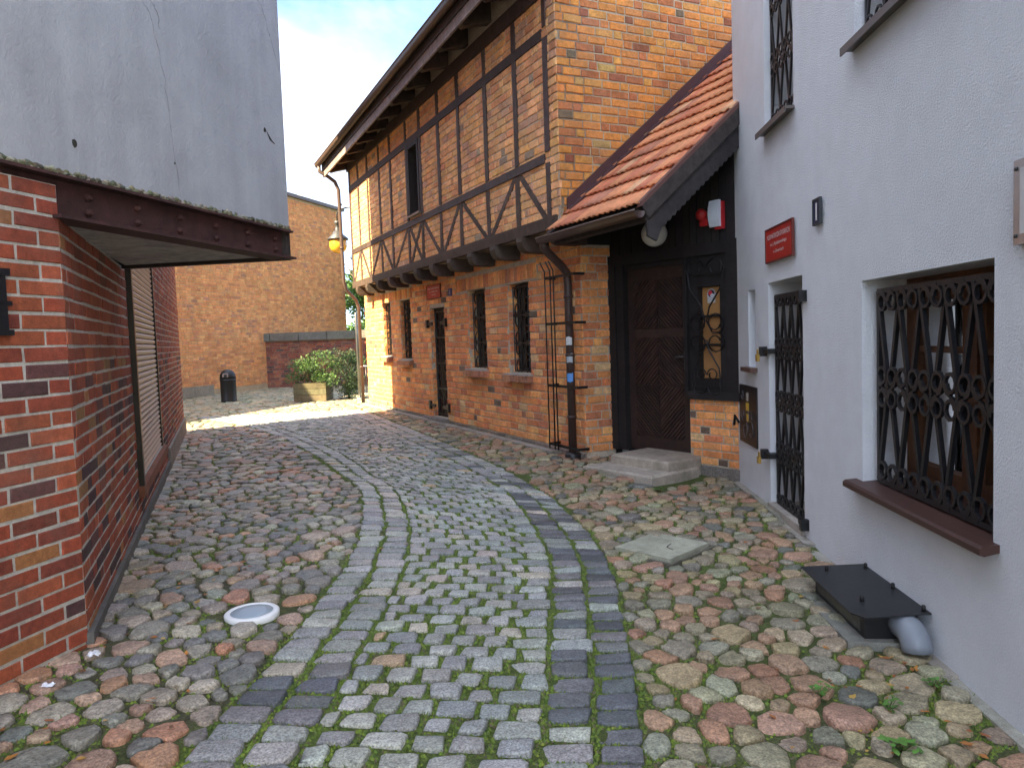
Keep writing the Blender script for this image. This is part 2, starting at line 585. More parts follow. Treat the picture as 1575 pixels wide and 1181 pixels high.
LANE_POLY = [catmull(LANE_L, k * .25) for k in range(0, 57)] + [catmull(LANE_R, k * .25) for k in range(56, -1, -1)]
def in_poly(x, y, P):
    r = False
    for i in range(len(P)):
        (x1, y1), (x2, y2) = P[i], P[i - 1]
        if (y1 > y) != (y2 > y) and x < (x2 - x1) * (y - y1) / (y2 - y1) + x1:
            r = not r
    return r
def wl_(F, a): return (F.O[0] + a * F.D[0], F.O[1] + a * F.D[1])
LEFT_FOOT = [wl_(LN, -12), LC, wl_(LS, 10.35), (wl_(LS, 10.35)[0] - 6, wl_(LS, 10.35)[1] - 6), (-12, -8)]
HT_FOOT = [C, wl_(HT, 10.0), (wl_(HT, 10)[0] + 6 * G[0], wl_(HT, 10)[1] + 6 * G[1]), (C[0] + 6 * G[0], C[1] + 6 * G[1])]
PORCH_FOOT = [C, off(C, .4), Q_, (4, 9), off(C, 4)]
WHITE_FOOT = [wl_(WH, -10), wl_(WH, 7.75), (6, 10), (8, -10)]
ORANGE_FOOT = [wl_(OR, -18), wl_(OR, 6.5), (-20, 34), (-20, 8)]
HATCH = (1.07, 5.44)
GLIGHT = (-1.47, 4.02)
def blocked(x, y, m=0.0):
    for P in (LEFT_FOOT, HT_FOOT, PORCH_FOOT, WHITE_FOOT, ORANGE_FOOT):
        if in_poly(x, y, P): return True
    return y > 26.3

# ------------------------------------------------------------------ ground sheet
MOSS = (.092, .142, .018)
SOIL = (.085, .070, .045)
def bed_colour(x, y, inlane):
    n1 = mnoise.noise(Vector((x * 1.3, y * 1.3, 3.1))) * .5 + mnoise.noise(Vector((x * 4, y * 4, 9.1))) * .35
    k = (.85 if inlane else .62 if y > 13.5 else .48) + n1 * .9
    if not inlane and x < -1.1 and y < 5.5: k -= .25
    if not inlane and x > .4 and y > 8.2: k -= .35
    if not inlane and x > .4 and y < 6: k += .08
    k = min(1, max(0, k))
    return tuple(a * k + b * (1 - k) for a, b in zip(MOSS, SOIL))
xs = [-150, -80, -45, -28, -20, -15] + [-12 + .11 * i for i in range(int(15.5 / .11))] + [4, 6, 9, 15, 28, 45, 80, 150]
ys = [-150, -80, -40, -20, -10, -5, -3, -2, -1] + [.2 + .11 * i for i in range(int(17 / .11))] + [17.4 + .3 * i for i in range(34)] + [29, 32, 38, 48, 65, 100, 160, 250]
g = MB()
for y in ys:
    for x in xs:
        inl = in_poly(x, y, LANE_POLY)
        g.v.append((x, y, ground_z(x, y) - (.005 if inl else .007) + .009 * mnoise.noise(Vector((x * 3, y * 3, 0)))))
        g.c.append(bed_colour(x, y, inl))
nx = len(xs)
for j in range(len(ys) - 1):
    for i in range(nx - 1):
        g.f.append((j * nx + i, j * nx + i + 1, (j + 1) * nx + i + 1, (j + 1) * nx + i)); g.sm.append(True)
g.build('ground', M['earth'], None, 'structure', (0, 0, 0))

# ------------------------------------------------------------------ stones
def stone_geo(poly, h, cx, cy, z0, round_=1.0, tilt=(0, 0)):
    """poly: outline in plan -> domed stone"""
    n = len(poly)
    vs, fs = [], []
    rings = ((1.0, -.025), (.985, h * .5), (.935, h * .88), (.78, h * (1.0)))
    for s_, z in rings:
        for x, y in poly:
            px, py = cx + (x - cx) * s_, cy + (y - cy) * s_
            zz = z + (tilt[0] * (px - cx) + tilt[1] * (py - cy)) * (1 if z > 0 else 0)
            if z > h * .8: zz += random.uniform(-.0034, .0034) * round_
            vs.append((px, py, z0 + zz))
    vs.append((cx, cy, z0 + h * (1.0 + .06 * round_)))
    for k in range(len(rings) - 1):
        fs += [(k * n + i, k * n + (i + 1) % n, (k + 1) * n + (i + 1) % n, (k + 1) * n + i) for i in range(n)]
    k = len(rings) - 1
    fs += [(k * n + i, k * n + (i + 1) % n, len(vs) - 1) for i in range(n)]
    return vs, fs
def rounded_quad(q, cut=.2, jit=.006):
    out = []
    for i in range(4):
        p0, p1, p2 = q[i - 1], q[i], q[(i + 1) % 4]
        c1 = cut * random.uniform(.6, 1.3)
        for e in (p0, p2):
            t = c1
            out.append((p1[0] + (e[0] - p1[0]) * t + random.uniform(-jit, jit), p1[1] + (e[1] - p1[1]) * t + random.uniform(-jit, jit)))
    return out
def shrink(q, gap):
    cx = sum(p[0] for p in q) / len(q); cy = sum(p[1] for p in q) / len(q)
    out = []
    for x, y in q:
        d = math.hypot(x - cx, y - cy)
        k = max(.3, (d - gap) / d) if d > 1e-6 else 1
        out.append((cx + (x - cx) * k, cy + (y - cy) * k))
    return out
def set_stones(recs, parent, mat, name, nmax=300):
    """recs: (verts, faces, colour, centre, diameter)"""
    sized = []
    for r in recs:
        q = project(r[3])
        a = 0
        if q and -10 < q[0] < 1585 and -10 < q[1] < 1191:
            a = (r[4] / q[2]) ** 2 / q[2]
        sized.append((a, r))
    sized.sort(key=lambda t: -t[0])
    rest = MB()
    for i, (a, (vs, fs, col, ctr, dia)) in enumerate(sized):
        if i < nmax and a > 0:
            MB(col).add(vs, fs, None, True).build(name, mat, parent, None, ctr)
        else:
            rest.add(vs, fs, col, True)
    if rest.v: rest.build(name + 's', mat, parent, 'stuff')
JOINTS = []       # points lying in the joints, for moss and grass
SEEDS_LANE = []
lane = thing('lane', 'curved lane of grey granite setts with mossy joints and darker edging rows', None, (-.4, 6, ground_z(-.4, 6)), kind='structure')
GREY = [(5, (0.305, 0.308, 0.281)), (4, (0.372, 0.367, 0.324)), (3, (0.253, 0.258, 0.243)), (1, (0.402, 0.358, 0.293)), (.4, (0.447, 0.316, 0.188))]
DARK = [(5, (0.112, 0.118, 0.124)), (4, (0.151, 0.151, 0.149)), (2, (0.210, 0.208, 0.195)), (1, (0.083, 0.086, 0.091))]
recs = []
v = 0.0
row = 0
NV = len(LANE_L) - 1
while v < NV - .02:
    cL, cR = catmull(LANE_L, v), catmull(LANE_R, v)
    m0 = lerp(cL, cR, .5)
    m1 = lerp(catmull(LANE_L, min(NV, v + .05)), catmull(LANE_R, min(NV, v + .05)), .5)
    dv = .05 * (.138 * random.uniform(.93, 1.08)) / max(1e-4, math.dist(m0, m1))
    v2 = min(NV, v + dv)
    A0, B0, A1, B1 = cL, cR, catmull(LANE_L, v2), catmull(LANE_R, v2)
    width = math.dist(A0, B0)
    bl = .205 / width
    cuts = [0, bl * random.uniform(.95, 1.05), 2 * bl * random.uniform(.97, 1.03)]
    inner0, inner1 = cuts[-1], 1 - 2 * bl
    ncol = max(4, int(round((inner1 - inner0) * width / .160)))
    shift = .5 if row % 2 else 0
    for i in range(1, ncol):
        cuts.append(inner0 + (inner1 - inner0) * (i - .5 + shift * .95 + random.uniform(-.13, .13) + .02) / (ncol - .0))
    cuts += [inner1 * random.uniform(.985, 1.0), 1 - bl * random.uniform(.95, 1.05), 1]
    for i in range(len(cuts) - 1):
        a, b = cuts[i], cuts[i + 1]
        if (b - a) * width < .055: continue
        edge = i < 2 or i >= len(cuts) - 3
        wob = lambda: (random.uniform(-.011, .011), random.uniform(-.010, .010))
        q = [lerp(A0, B0, a), lerp(A0, B0, b), lerp(A1, B1, b), lerp(A1, B1, a)]
        q = [(x + w[0], y + w[1]) for (x, y), w in ((p, wob()) for p in q)]
        cx = sum(p[0] for p in q) / 4; cy = sum(p[1] for p in q) / 4
        for k in range(4):
            JOINTS.append((q[k], q[(k + 1) % 4], 1))
        qs = shrink(q, random.uniform(.014, .027) if not edge else random.uniform(.012, .022))
        z0 = ground_z(cx, cy) - .004 + random.uniform(-.005, .006)
        cx += 0
        poly = rounded_quad(qs, .12, .007)
        vs, fs = stone_geo(poly, random.uniform(.010, .019), cx, cy, z0, 1.0, (random.uniform(-.05, .05), random.uniform(-.05, .05)))
        if edge and cy < 11:
            far = smooth((cy - 4) / 6)
            c = pick(DARK if random.random() > ((.93 if cy > 3.4 else .45) if i < 2 else .22) + far * .45 else GREY)
        else:
            c = pick(GREY)
        recs.append((vs, fs, jc(c, .13), (cx, cy, z0), math.dist(q[0], q[2])))
        if edge: SEEDS_LANE.append((cx, cy))
    v = v2
    row += 1
set_stones(recs, lane, M['granite'], 'sett')

# cobbled verges: Voronoi packed field stones
import bisect
PINK = [(5, (0.330, 0.206, 0.129)), (4, (0.275, 0.225, 0.149)), (3, (0.220, 0.201, 0.149)), (3, (0.319, 0.257, 0.145)), (1.6, (0.149, 0.145, 0.117)), (1.6, (0.319, 0.179, 0.106)), (2, (0.275, 0.257, 0.168)), (.7, (0.396, 0.328, 0.218))]
PURP = [(5, (0.240, 0.224, 0.184)), (4, (0.297, 0.243, 0.184)), (3, (0.340, 0.230, 0.158)), (3, (0.170, 0.165, 0.144)), (2, (0.369, 0.330, 0.246)), (1, (0.396, 0.211, 0.128))]
FARC = [(4, (0.310, 0.258, 0.165)), (3, (0.258, 0.245, 0.174)), (3, (0.220, 0.232, 0.154)), (2, (0.362, 0.284, 0.165))]
seeds = []
cell = .1
gridS = {}
def gkey(x, y): return (int(math.floor(x / .2)), int(math.floor(y / .2)))
def near(x, y, r):
    gx, gy = gkey(x, y)
    for i in range(gx - 2, gx + 3):
        for j in range(gy - 2, gy + 3):
            for (sx, sy, sr) in gridS.get((i, j), ()):
                if (sx - x) ** 2 + (sy - y) ** 2 < (r + sr) ** 2 * .98: return True
    return False
def addseed(x, y, r): gridS.setdefault(gkey(x, y), []).append((x, y, r))
for x, y in SEEDS_LANE: addseed(x, y, .085)
for i in range(12):
    for j in range(12):
        hx, hy = -.40 + .8 * i / 11, -.40 + .8 * j / 11
STEP_O = (.80, 8.33)
ST = Fr(STEP_O, nd(.60, -.80), (-1, -.75))
def excluded(x, y):
    if abs(x - HATCH[0]) + abs(y - HATCH[1]) < .40: return True
    if math.hypot(x - GLIGHT[0], y - GLIGHT[1]) < .235: return True
    dx, dy = x - ST.O[0], y - ST.O[1]
    a, b = dx * ST.D[0] + dy * ST.D[1], dx * ST.N[0] + dy * ST.N[1]
    if -.04 < a < 1.15 and b < .05 and b > -1: return True
    wx = x - (1.91 + .055 * y)
    if 3.75 < y < 4.7 and wx > -.37: return True
    if wx > -.10: return True
    return False
stones = []
def region_seeds(n, x0, x1, y0, y1, rf):
    for _ in range(n):
        x, y = random.uniform(x0, x1), random.uniform(y0, y1)
        r = rf(x, y)
        if near(x, y, r) or in_poly(x, y, LANE_POLY) or blocked(x, y) or excluded(x, y): continue
        addseed(x, y, r)
        stones.append((x, y, r))
rnd = lambda x, y: random.choice((.042, .05, .058, .066, .074, .084, .10)) * (1.08 if y < 4.0 and x > 0 else 1.0)
region_seeds(60000, .2, 2.6, 1.6, 9, rnd)
region_seeds(60000, -3.2, -1.0, 1.4, 8.5, rnd)
region_seeds(20000, -5.0, -2.6, 5.0, 8.6, rnd)
region_seeds(40000, -6.5, 1.0, 8.2, 15.5, lambda x, y: random.uniform(.058, .082))
region_seeds(60000, -9.5, -2.2, 14.5, 26.2, lambda x, y: random.uniform(.08, .11))
def clip(poly, px, py, nx_, ny_):
    out = []
    for i in range(len(poly)):
        a, b = poly[i], poly[(i + 1) % len(poly)]
        da = (a[0] - px) * nx_ + (a[1] - py) * ny_
        db = (b[0] - px) * nx_ + (b[1] - py) * ny_
        if da <= 0: out.append(a)
        if da * db < 0:
            t = da / (da - db)
            out.append((a[0] + (b[0] - a[0]) * t, a[1] + (b[1] - a[1]) * t))
    return out
groups = {'right': [], 'left': [], 'far': []}
for (x, y, r) in stones:
    R = r * 1.75
    poly = [(x + R * math.cos(k * math.pi / 4 + .3), y + R * math.sin(k * math.pi / 4 + .3)) for k in range(8)]
    gx, gy = gkey(x, y)
    for i in range(gx - 2, gx + 3):
        for j in range(gy - 2, gy + 3):
            for (sx, sy, sr) in gridS.get((i, j), ()):
                d2 = (sx - x) ** 2 + (sy - y) ** 2
                if 1e-9 < d2 < .2:
                    d = math.sqrt(d2)
                    t = .5 + (r - sr) / d * .5
                    poly = clip(poly, x + (sx - x) * t, y + (sy - y) * t, (sx - x) / d, (sy - y) / d)
                    if len(poly) < 3: break
            if len(poly) < 3: break
        if len(poly) < 3: break
    if len(poly) < 3: continue
    far = y > 14.5
    if not far:
        for k in range(len(poly)): JOINTS.append((poly[k], poly[(k + 1) % len(poly)], 0))
    cx = sum(p[0] for p in poly) / len(poly); cy = sum(p[1] for p in poly) / len(poly)
    poly = shrink(poly, random.uniform(.006, .021))
    # chaikin smoothing, then an even outline
    for _ in range(1 if random.random() < .8 or far else 2):
        q = []
        for k in range(len(poly)):
            a, b = poly[k], poly[(k + 1) % len(poly)]
            t = random.uniform(.09, .22)
            q += [lerp(a, b, t), lerp(a, b, 1 - t)]
        poly = q
    m = 7 if far else 13 if y < 8 else 9
    per = [0]
    for k in range(len(poly)): per.append(per[-1] + math.dist(poly[k], poly[(k + 1) % len(poly)]))
    rs = []
    for k in range(m):
        t = per[-1] * k / m
        i = min(bisect.bisect_right(per, t) - 1, len(poly) - 1)
        u = (t - per[i]) / max(1e-9, per[i + 1] - per[i])
        p_ = lerp(poly[i], poly[(i + 1) % len(poly)], u)
        rs.append((p_[0] + random.uniform(-.07, .07) * r, p_[1] + random.uniform(-.07, .07) * r))
    z0 = ground_z(cx, cy) - .006 + random.uniform(-.008, .008)
    grp = 'far' if far else ('left' if x < (LANE_L[0][0] + LANE_R[0][0]) / 2 - .1 * max(0, y - 5) - (max(0, y - 8)) * .25 else 'right')
    pal = FARC if far else PURP if grp == 'left' else PINK
    vs, fs = stone_geo(rs, random.uniform(.015, .027) if not far else .016, cx, cy, z0, 1.6, (random.uniform(-.1, .1), random.uniform(-.1, .1)))
    groups[grp].append((vs, fs, jc(pick(pal), .16), (cx, cy, z0), r * 2.2))
for key, lab_, o_ in (('right', 'cobbled verge of pink and tan field stones along the white house and porch', (1.3, 5)), ('left', 'cobbled verge of greyish field stones along the red brick wall', (-2, 6)), ('far', 'rough cobbled courtyard with grassy joints before the low wall', (-6, 20))):
    vg = thing('courtyard' if key == 'far' else 'cobbled_verge', lab_, None, (*o_, ground_z(*o_)), kind='structure')
    set_stones(groups[key], vg, M['stone'], 'cobblestone', 0 if key == 'far' else 300)

# moss, grass and litter in the joints
moss = MB(); grass = MB(); litter = MB()
for (p, q, inl) in JOINTS:
    L = math.dist(p, q)
    mx, my = (p[0] + q[0]) / 2, (p[1] + q[1]) / 2
    if my > 15.5 or not inframe((mx, my, -1.5), 40): continue
    dens = .5 + .9 * mnoise.noise(Vector((mx * 1.1, my * 1.1, 5.2))) + .5 * mnoise.noise(Vector((mx * 3.3, my * 3.3, 1.2)))
    dens += .50 if inl else .08
    if not inl and mx > .5 and my > 8.3: dens -= .5
    if not inl and mx < -1.2 and my < 5.2: dens -= .25
    if dens < .1: continue
    near_f = 1.0 if my < 6 else .6
    for _ in range(int(L * 78 * dens * near_f + random.random())):
        t = random.random()
        x = p[0] + (q[0] - p[0]) * t + random.uniform(-.013, .013); y = p[1] + (q[1] - p[1]) * t + random.uniform(-.013, .013)
        z = ground_z(x, y) - (.005 if inl else .006)
        r = random.uniform(.0045, .011); h = random.uniform(.004, .013)
        k = random.random()
        c = jc((.085 + .06 * k, .135 + .06 * k, .016), .25) if random.random() > .2 else jc((.10, .085, .04), .2)
        a0 = random.uniform(0, 6.28)
        vs = [(x + r * math.cos(a0 + i * 1.2566), y + r * math.sin(a0 + i * 1.2566), z) for i in range(5)] + [(x, y, z + h)]
        moss.add(vs, [(i, (i + 1) % 5, 5) for i in range(5)], c, True)
    if my < 11 and dens > .45:
        for _ in range(int(L * 90 * (dens - .35) * near_f)):
            t = random.random()
            x = p[0] + (q[0] - p[0]) * t + random.uniform(-.008, .008); y = p[1] + (q[1] - p[1]) * t + random.uniform(-.008, .008)
            z = ground_z(x, y) - .01
            a = random.uniform(0, 6.28); h = random.uniform(.012, .035); w = .0028
            lx, ly = random.uniform(-.02, .02), random.uniform(-.02, .02)
            grass.add([(x - w * math.cos(a), y - w * math.sin(a), z), (x + w * math.cos(a), y + w * math.sin(a), z), (x + lx, y + ly, z + h)], [(0, 1, 2)], jc((.09, .15, .022), .3))
label(moss.build('moss', M['leaf'], None, 'stuff'), 'green moss filling the joints between the paving stones')
label(grass.build('grass', M['leaf'], None, 'stuff'), 'short grass blades growing from the mossy paving joints')
def leaf_flat(mb, x, y, z, s, col):
    a = random.uniform(0, 6.28); ca, sa = math.cos(a), math.sin(a)
    pts = [(-1, 0, 0), (-.3, .5, .18), (.5, .35, .1), (1, 0, .25), (.4, -.4, .12), (-.4, -.5, .05)]
    mb.add([(x + (u * ca - w * sa) * s, y + (u * sa + w * ca) * s, z + h * s) for u, w, h in pts], [(0, 1, 2, 3), (0, 3, 4, 5)], col)
for (cx, cy, sx, sy, n) in ((1.85, 3.0, .3, .5, 75), (1.6, 3.3, .5, .5, 40), (1.95, 3.75, .08, .08, 40), (-1.6, 2.9, .35, .3, 30), (-1.9, 4.3, .2, .5, 40), (-1.7, 5, .5, .8, 40), (1.9, 4.6, .2, .8, 40), (1.5, 8.0, .4, .3, 25), (-6, 20, 2, 2.5, 50)):
    for _ in range(n):
        x, y = random.gauss(cx, sx), random.gauss(cy, sy)
        if blocked(x, y) or excluded(x, y): continue
        leaf_flat(litter, x, y, ground_z(x, y) + random.uniform(-.002, .022), random.uniform(.010, .028), jc(random.choice(((.36, .14, .03), (.28, .10, .03), (.42, .25, .06), (.16, .08, .035))), .2))
label(litter.build('leaf_litter', M['leaf'], None, 'stuff'), 'scattered orange and brown leaf litter on the cobbles')
for i, (x, y, s, lb) in enumerate(((1.52, 2.92, .065, 'small leafy green weed at the bottom right among pink cobbles'), (1.36, 3.32, .045, 'tiny bright green weed left of the big grey cobble'), (1.93, 3.42, .04, 'small weed sprouting below the grey vent pipe'), (1.62, 3.22, .05, 'low trailing green weed in the middle of the right hand cobbles'), (1.42, 7.28, .06, 'small green weed growing before the stone doorstep'), (1.75, 7.28, .055, 'low green weed right of the doorstep by the white wall'))):
    w = MB()
    for k in range(16):
        a = random.uniform(0, 6.28); d = s * random.uniform(.2, 1.2); z0 = ground_z(x, y) + .005
        px, py, pz = x + d * math.cos(a), y + d * math.sin(a), z0 + random.uniform(.015, .055)
        w.tube([(x, y, z0), (px, py, pz)], .0015, 3, (.08, .13, .03))
        leaf_flat(w, px, py, pz, s * random.uniform(.3, .5), jc((.085, .20, .03), .25))
    label(w.build('weed', M['leaf']), lb, 'weed', 'weeds among the cobbles')

for i, (x, y, lb_) in enumerate(((-2.0, 3.42, 'crumpled white paper scrap by the corner of the red brick wall'), (-2.03, 3.12, 'small flat white paper scrap on a dark stone left of the lane'))):
    w = MB((.75, .76, .80))
    z0 = ground_z(x, y) + .018
    n_ = 5
    vs = [(x + .034 * (a / n_ - .5) * 1.4 + random.uniform(-.008, .008), y + .03 * (b / n_ - .5) + random.uniform(-.008, .008), z0 + random.uniform(0, .03 if i == 0 else .012)) for a in range(n_ + 1) for b in range(n_ + 1)]
    w.add(vs, [(a * (n_ + 1) + b, (a + 1) * (n_ + 1) + b, (a + 1) * (n_ + 1) + b + 1, a * (n_ + 1) + b + 1) for a in range(n_) for b in range(n_)])
    label(w.build('paper_scrap', M['paint']), lb_, 'litter')
# hatch and recessed light
h = thing('inspection_hatch', 'cracked square concrete inspection cover tilted in the cobbles before the porch', 'manhole cover', (HATCH[0], HATCH[1], ground_z(*HATCH)))
hz = ground_z(*HATCH) + .012
mb = MB((.36, .355, .27))
def diamond(s): return [(HATCH[0], HATCH[1] + s * 1.0), (HATCH[0] + s, HATCH[1] + .02), (HATCH[0] - .02, HATCH[1] - s), (HATCH[0] - s, HATCH[1])]
d1 = diamond(.35)
crack = [(HATCH[0] + .07, HATCH[1] + .03), (HATCH[0] + .02, HATCH[1] - .06), (HATCH[0] + .05, HATCH[1] - .14)]
pl1 = [d1[0], d1[1], lerp(d1[1], d1[2], .72), (crack[2][0] + .004, crack[2][1]), (crack[1][0] + .005, crack[1][1]), (crack[0][0] + .002, crack[0][1]), (HATCH[0] + .04, HATCH[1] + .1)]
mb.prism(d1, hz - .05, hz + .022)
mb.build('cover_slab', M['concrete'], h)
cr = MB((.02, .02, .017))
for k in range(2):
    a, b = crack[k], crack[k + 1]
    cr.add([(a[0] - .004, a[1], hz + .024), (a[0] + .004, a[1], hz + .024), (b[0] + .005, b[1], hz + .024), (b[0] - .005, b[1], hz + .024)], [(0, 1, 2, 3)])
cr.build('crack', M['earth'], h)
fr = MB((.13, .12, .09))
d2 = diamond(.40)
for k in range(4):
    a, b, c_, d_ = d1[k], d1[(k + 1) % 4], d2[(k + 1) % 4], d2[k]
    e0, e1 = lerp(a, d_, .45), lerp(b, c_, .45)
    fr.prism([e0, e1, c_, d_], hz - .06, hz - .002)
fr.build('hatch_frame', M['concrete'], h)
t = thing('recessed_light', 'round white recessed ground light in the left cobbles', 'ground light', (*GLIGHT, ground_z(*GLIGHT)))
gz = ground_z(*GLIGHT) + .003
MB((.78, .78, .76)).lathe(*GLIGHT, [(.145, gz - .05), (.145, gz + .012), (.138, gz + .018), (.116, gz + .02), (.112, gz + .017), (.112, gz - .02)], 36).build('ring', M['white_plastic'], t)
MB((.30, .36, .40)).lathe(*GLIGHT, [(.1115, gz - .03), (.1115, gz + .016), (.06, gz + .018), (.01, gz + .019)], 36).build('lens', M['white_plastic'], t)

# ------------------------------------------------------------------ left brick building
RED = [(7, (0.276, 0.060, 0.028)), (5, (0.222, 0.050, 0.027)), (3, (0.319, 0.082, 0.036)), (1.5, (0.181, 0.044, 0.028)), (.8, (0.319, 0.134, 0.049))]
REDD = RED + [(5, (.062, .032, .034)), (2, (.10, .04, .036)), (1.2, (.24, .12, .05))]
lb = thing('brick_building', 'dark red brick building with a grey rendered overhanging upper floor and roller shutter', 'building', (*LC, -1.42))
MORT = (.43, .41, .37)
cut_s = (2.62, 5.35, -1.10, 1.2)
core = MB(MORT)
slab(LS, .03, 10.35, -1.6, .66, -.35, 0, [cut_s], MORT, core)
slab(LS, 2.8, 10.35, .66, 2.6, -.35, 0, [cut_s], MORT, core)
core.box(LN, -12, 0, -.35, 0, -1.75, .795)
core.build('wall', M['mortar'], lb)
up = MB((.3, .1, .06)); up.box(LS, 5.2, 10.35, -.35, 0, 2.6, 8.8)
up.build('upper_wall', M['brick'], lb)
body = MB((.2, .1, .08)); body.prism([wl_(LN, -12), (LC[0] - .45, LC[1]), (wl_(LS, 10.2)[0] - .45, wl_(LS, 10.2)[1]), (wl_(LS, 10.35)[0] - 5, wl_(LS, 10.35)[1] - 5.2), (-11, -8)], -1.7, .84)
body.prism([(-3.35, 5.2), (wl_(LS, 10.2)[0] - .45, wl_(LS, 10.2)[1]), (wl_(LS, 10.35)[0] - 5, wl_(LS, 10.35)[1] - 5.2), (-11, -8), (-7.2, -8)], .84, 8.78)
body.build('inner_wall', M['mortar'], lb)
course = .0765
ops = [cut_s]
rec = lay(LS, .002, 10.35, -.035, .635, course, .235, .112, .015, RED, ops, bond='corner')
rec += lay(LS, 2.9, 10.35, .629, 1.46, course, .235, .112, .015, RED, ops)
rec += lay(LS, .002, 10.35, -1.412, -.035, course, .235, .112, .015, REDD, ops)
rec += lay(LNR, .002, 3.4, -.035, .80, course, .235, .112, .014, RED, bond='corner')
rec += lay(LNR, .002, 3.4, -1.4885, -.035, course, .235, .112, .014, RED + [(2.2, (.075, .036, .036)), (.8, (.10, .04, .036))], bond='corner')
set_bricks(rec, lb, M['brick'], 300, .0035, .003, .002)
rest = lay(LS, 0, 10.35, 1.46, 2.6, course, .235, .112, .014, RED)
mbp = MB((.12, .115, .105))
mbp.box(LN, -12, .03, -.2, .045, -1.85, -1.455, None)
mbp.box(LS, -.012, 10.36, -.2, .030, -1.75, -1.372)
mbp.build('plinth', M['concrete'], lb)
mbp = MB((.22, .2, .17)); mbp.box(LS, 6.0, 10.362, -.1, .034, -1.75, -1.22); mbp.build('plinth', M['concrete'], lb)
# projecting upper floor
bl = MB()
pA, pB = wl_(LN, -11), wl_(LN, 2.10)
foot = [pA, pB, (-2.95, 5.85), (-4.5, 6.0), (-7, -8)]
bl.prism(foot, .86, 10.5)
bl.build('rendered_wall', M['render'], lb)
drip = MB()
for i in range(900):
    a = random.uniform(-2.5, 2.1); r = random.uniform(.006, .015)
    c = .862 + random.gauss(0, .006); b_ = random.uniform(.0, .018)
    k0 = random.uniform(0, 6.28)
    drip.add([LN(a + r * 1.6 * math.cos(k0 + k * 1.05), b_ - .006, c + r * math.sin(k0 + k * 1.05)) for k in range(6)] + [LN(a, b_ + r * .7, c)], [(k, (k + 1) % 6, 6) for k in range(6)], jc(random.choice(((.22, .20, .14), (.15, .15, .09), (.28, .26, .21), (.10, .10, .07))), .3), True)
drip.build('mossy_edge', M['concrete'], lb, 'stuff')
ckm = MB((.13, .13, .13))
def crackline(T, pts, w, b=.0015):
    n = []
    for (a0, c0), (a1, c1) in zip(pts, pts[1:]):
        for k in range(5):
            t = k / 5
            n.append((a0 + (a1 - a0) * t + random.uniform(-.011, .011), c0 + (c1 - c0) * t + random.uniform(-.011, .011)))
    n.append(pts[-1])
    for (a0, c0), (a1, c1) in zip(n, n[1:]):
        ww = w * random.uniform(.3, 1.2)
        ckm.add([T(a0 - ww, b, c0), T(a0 + ww, b, c0 + .001), T(a1 + ww, b, c1 + .001), T(a1 - ww, b, c1)], [(0, 1, 2, 3)])
crackline(LN, [(.62, 2.2), (.66, 1.96), (.72, 1.88), (.78, 1.72), (.82, 1.55), (.84, 1.25), (.90, .88)], .0012)
crackline(LN, [(.72, 1.97), (.78, 1.92), (.80, 1.82)], .0018)
crackline(LN, [(1.60, 2.7), (1.78, 2.45), (1.9, 2.36), (2.03, 2.1), (2.08, 2.0)], .0014)
ckm.build('crack', M['earth'], lb, 'stuff')
hole = MB((.04, .038, .03))
for a, c, r in ((.13, 1.02, .017), (.86, 1.08, .006), (1.84, 1.52, .016)):
    hole.hull(LN, [(a + r * math.cos(k * .785) * random.uniform(.7, 1.1), c + r * 1.2 * math.sin(k * .785) * random.uniform(.7, 1.1)) for k in range(8)], .001, .003)
hole.hull(LN, [(1.86, 1.52), (1.92, 1.475), (1.96, 1.455), (1.96, 1.45), (1.90, 1.465)], .001, .003)
hole.build('hole', M['earth'], lb)
# steel beam
bm_ = MB((.058, .022, .021))
bm_.box(LN, -2.4, 2.05, -.10, -.035, .655, .846)
bm_.box(LN, -.03, 2.10, -.12, .050, .636, .652)
bm_.box(LN, -2.4, 2.10, -.12, .035, .832, .846)
beam = bm_.build('steel_beam', M['rust'], lb)
for k in range(6):
    a = .22 + .345 * k
    for c in (.70, .775):
        p = LN(a, -.034, c)
        bb = MB((.06, .022, .02)); bb.tube([LN(a, -.036, c), LN(a, -.022, c), LN(a, -.006, c)], [.019, .019, .010], 8, smooth=False)
        bb.build('bolt', M['rust'], beam)
sf = MB((.34, .32, .30))
s0_, s1_, s2_ = wl_(LN, .0), wl_(LN, 2.08), (-2.95, 5.83)
sf.prism([(s0_[0] - .1, s0_[1]), (s1_[0] - .06, s1_[1]), s2_], .656, .70)
sf.build('soffit', M['wood'], lb)
eb = MB((.03, .022, .02)); 
fend = Fr(s1_, nd(s2_[0] - s1_[0], s2_[1] - s1_[1]), (0, 1))
eb.box(fend, .0, 1.36, -.03, .03, .632, .85); eb.build('end_beam', M['rust'], lb)
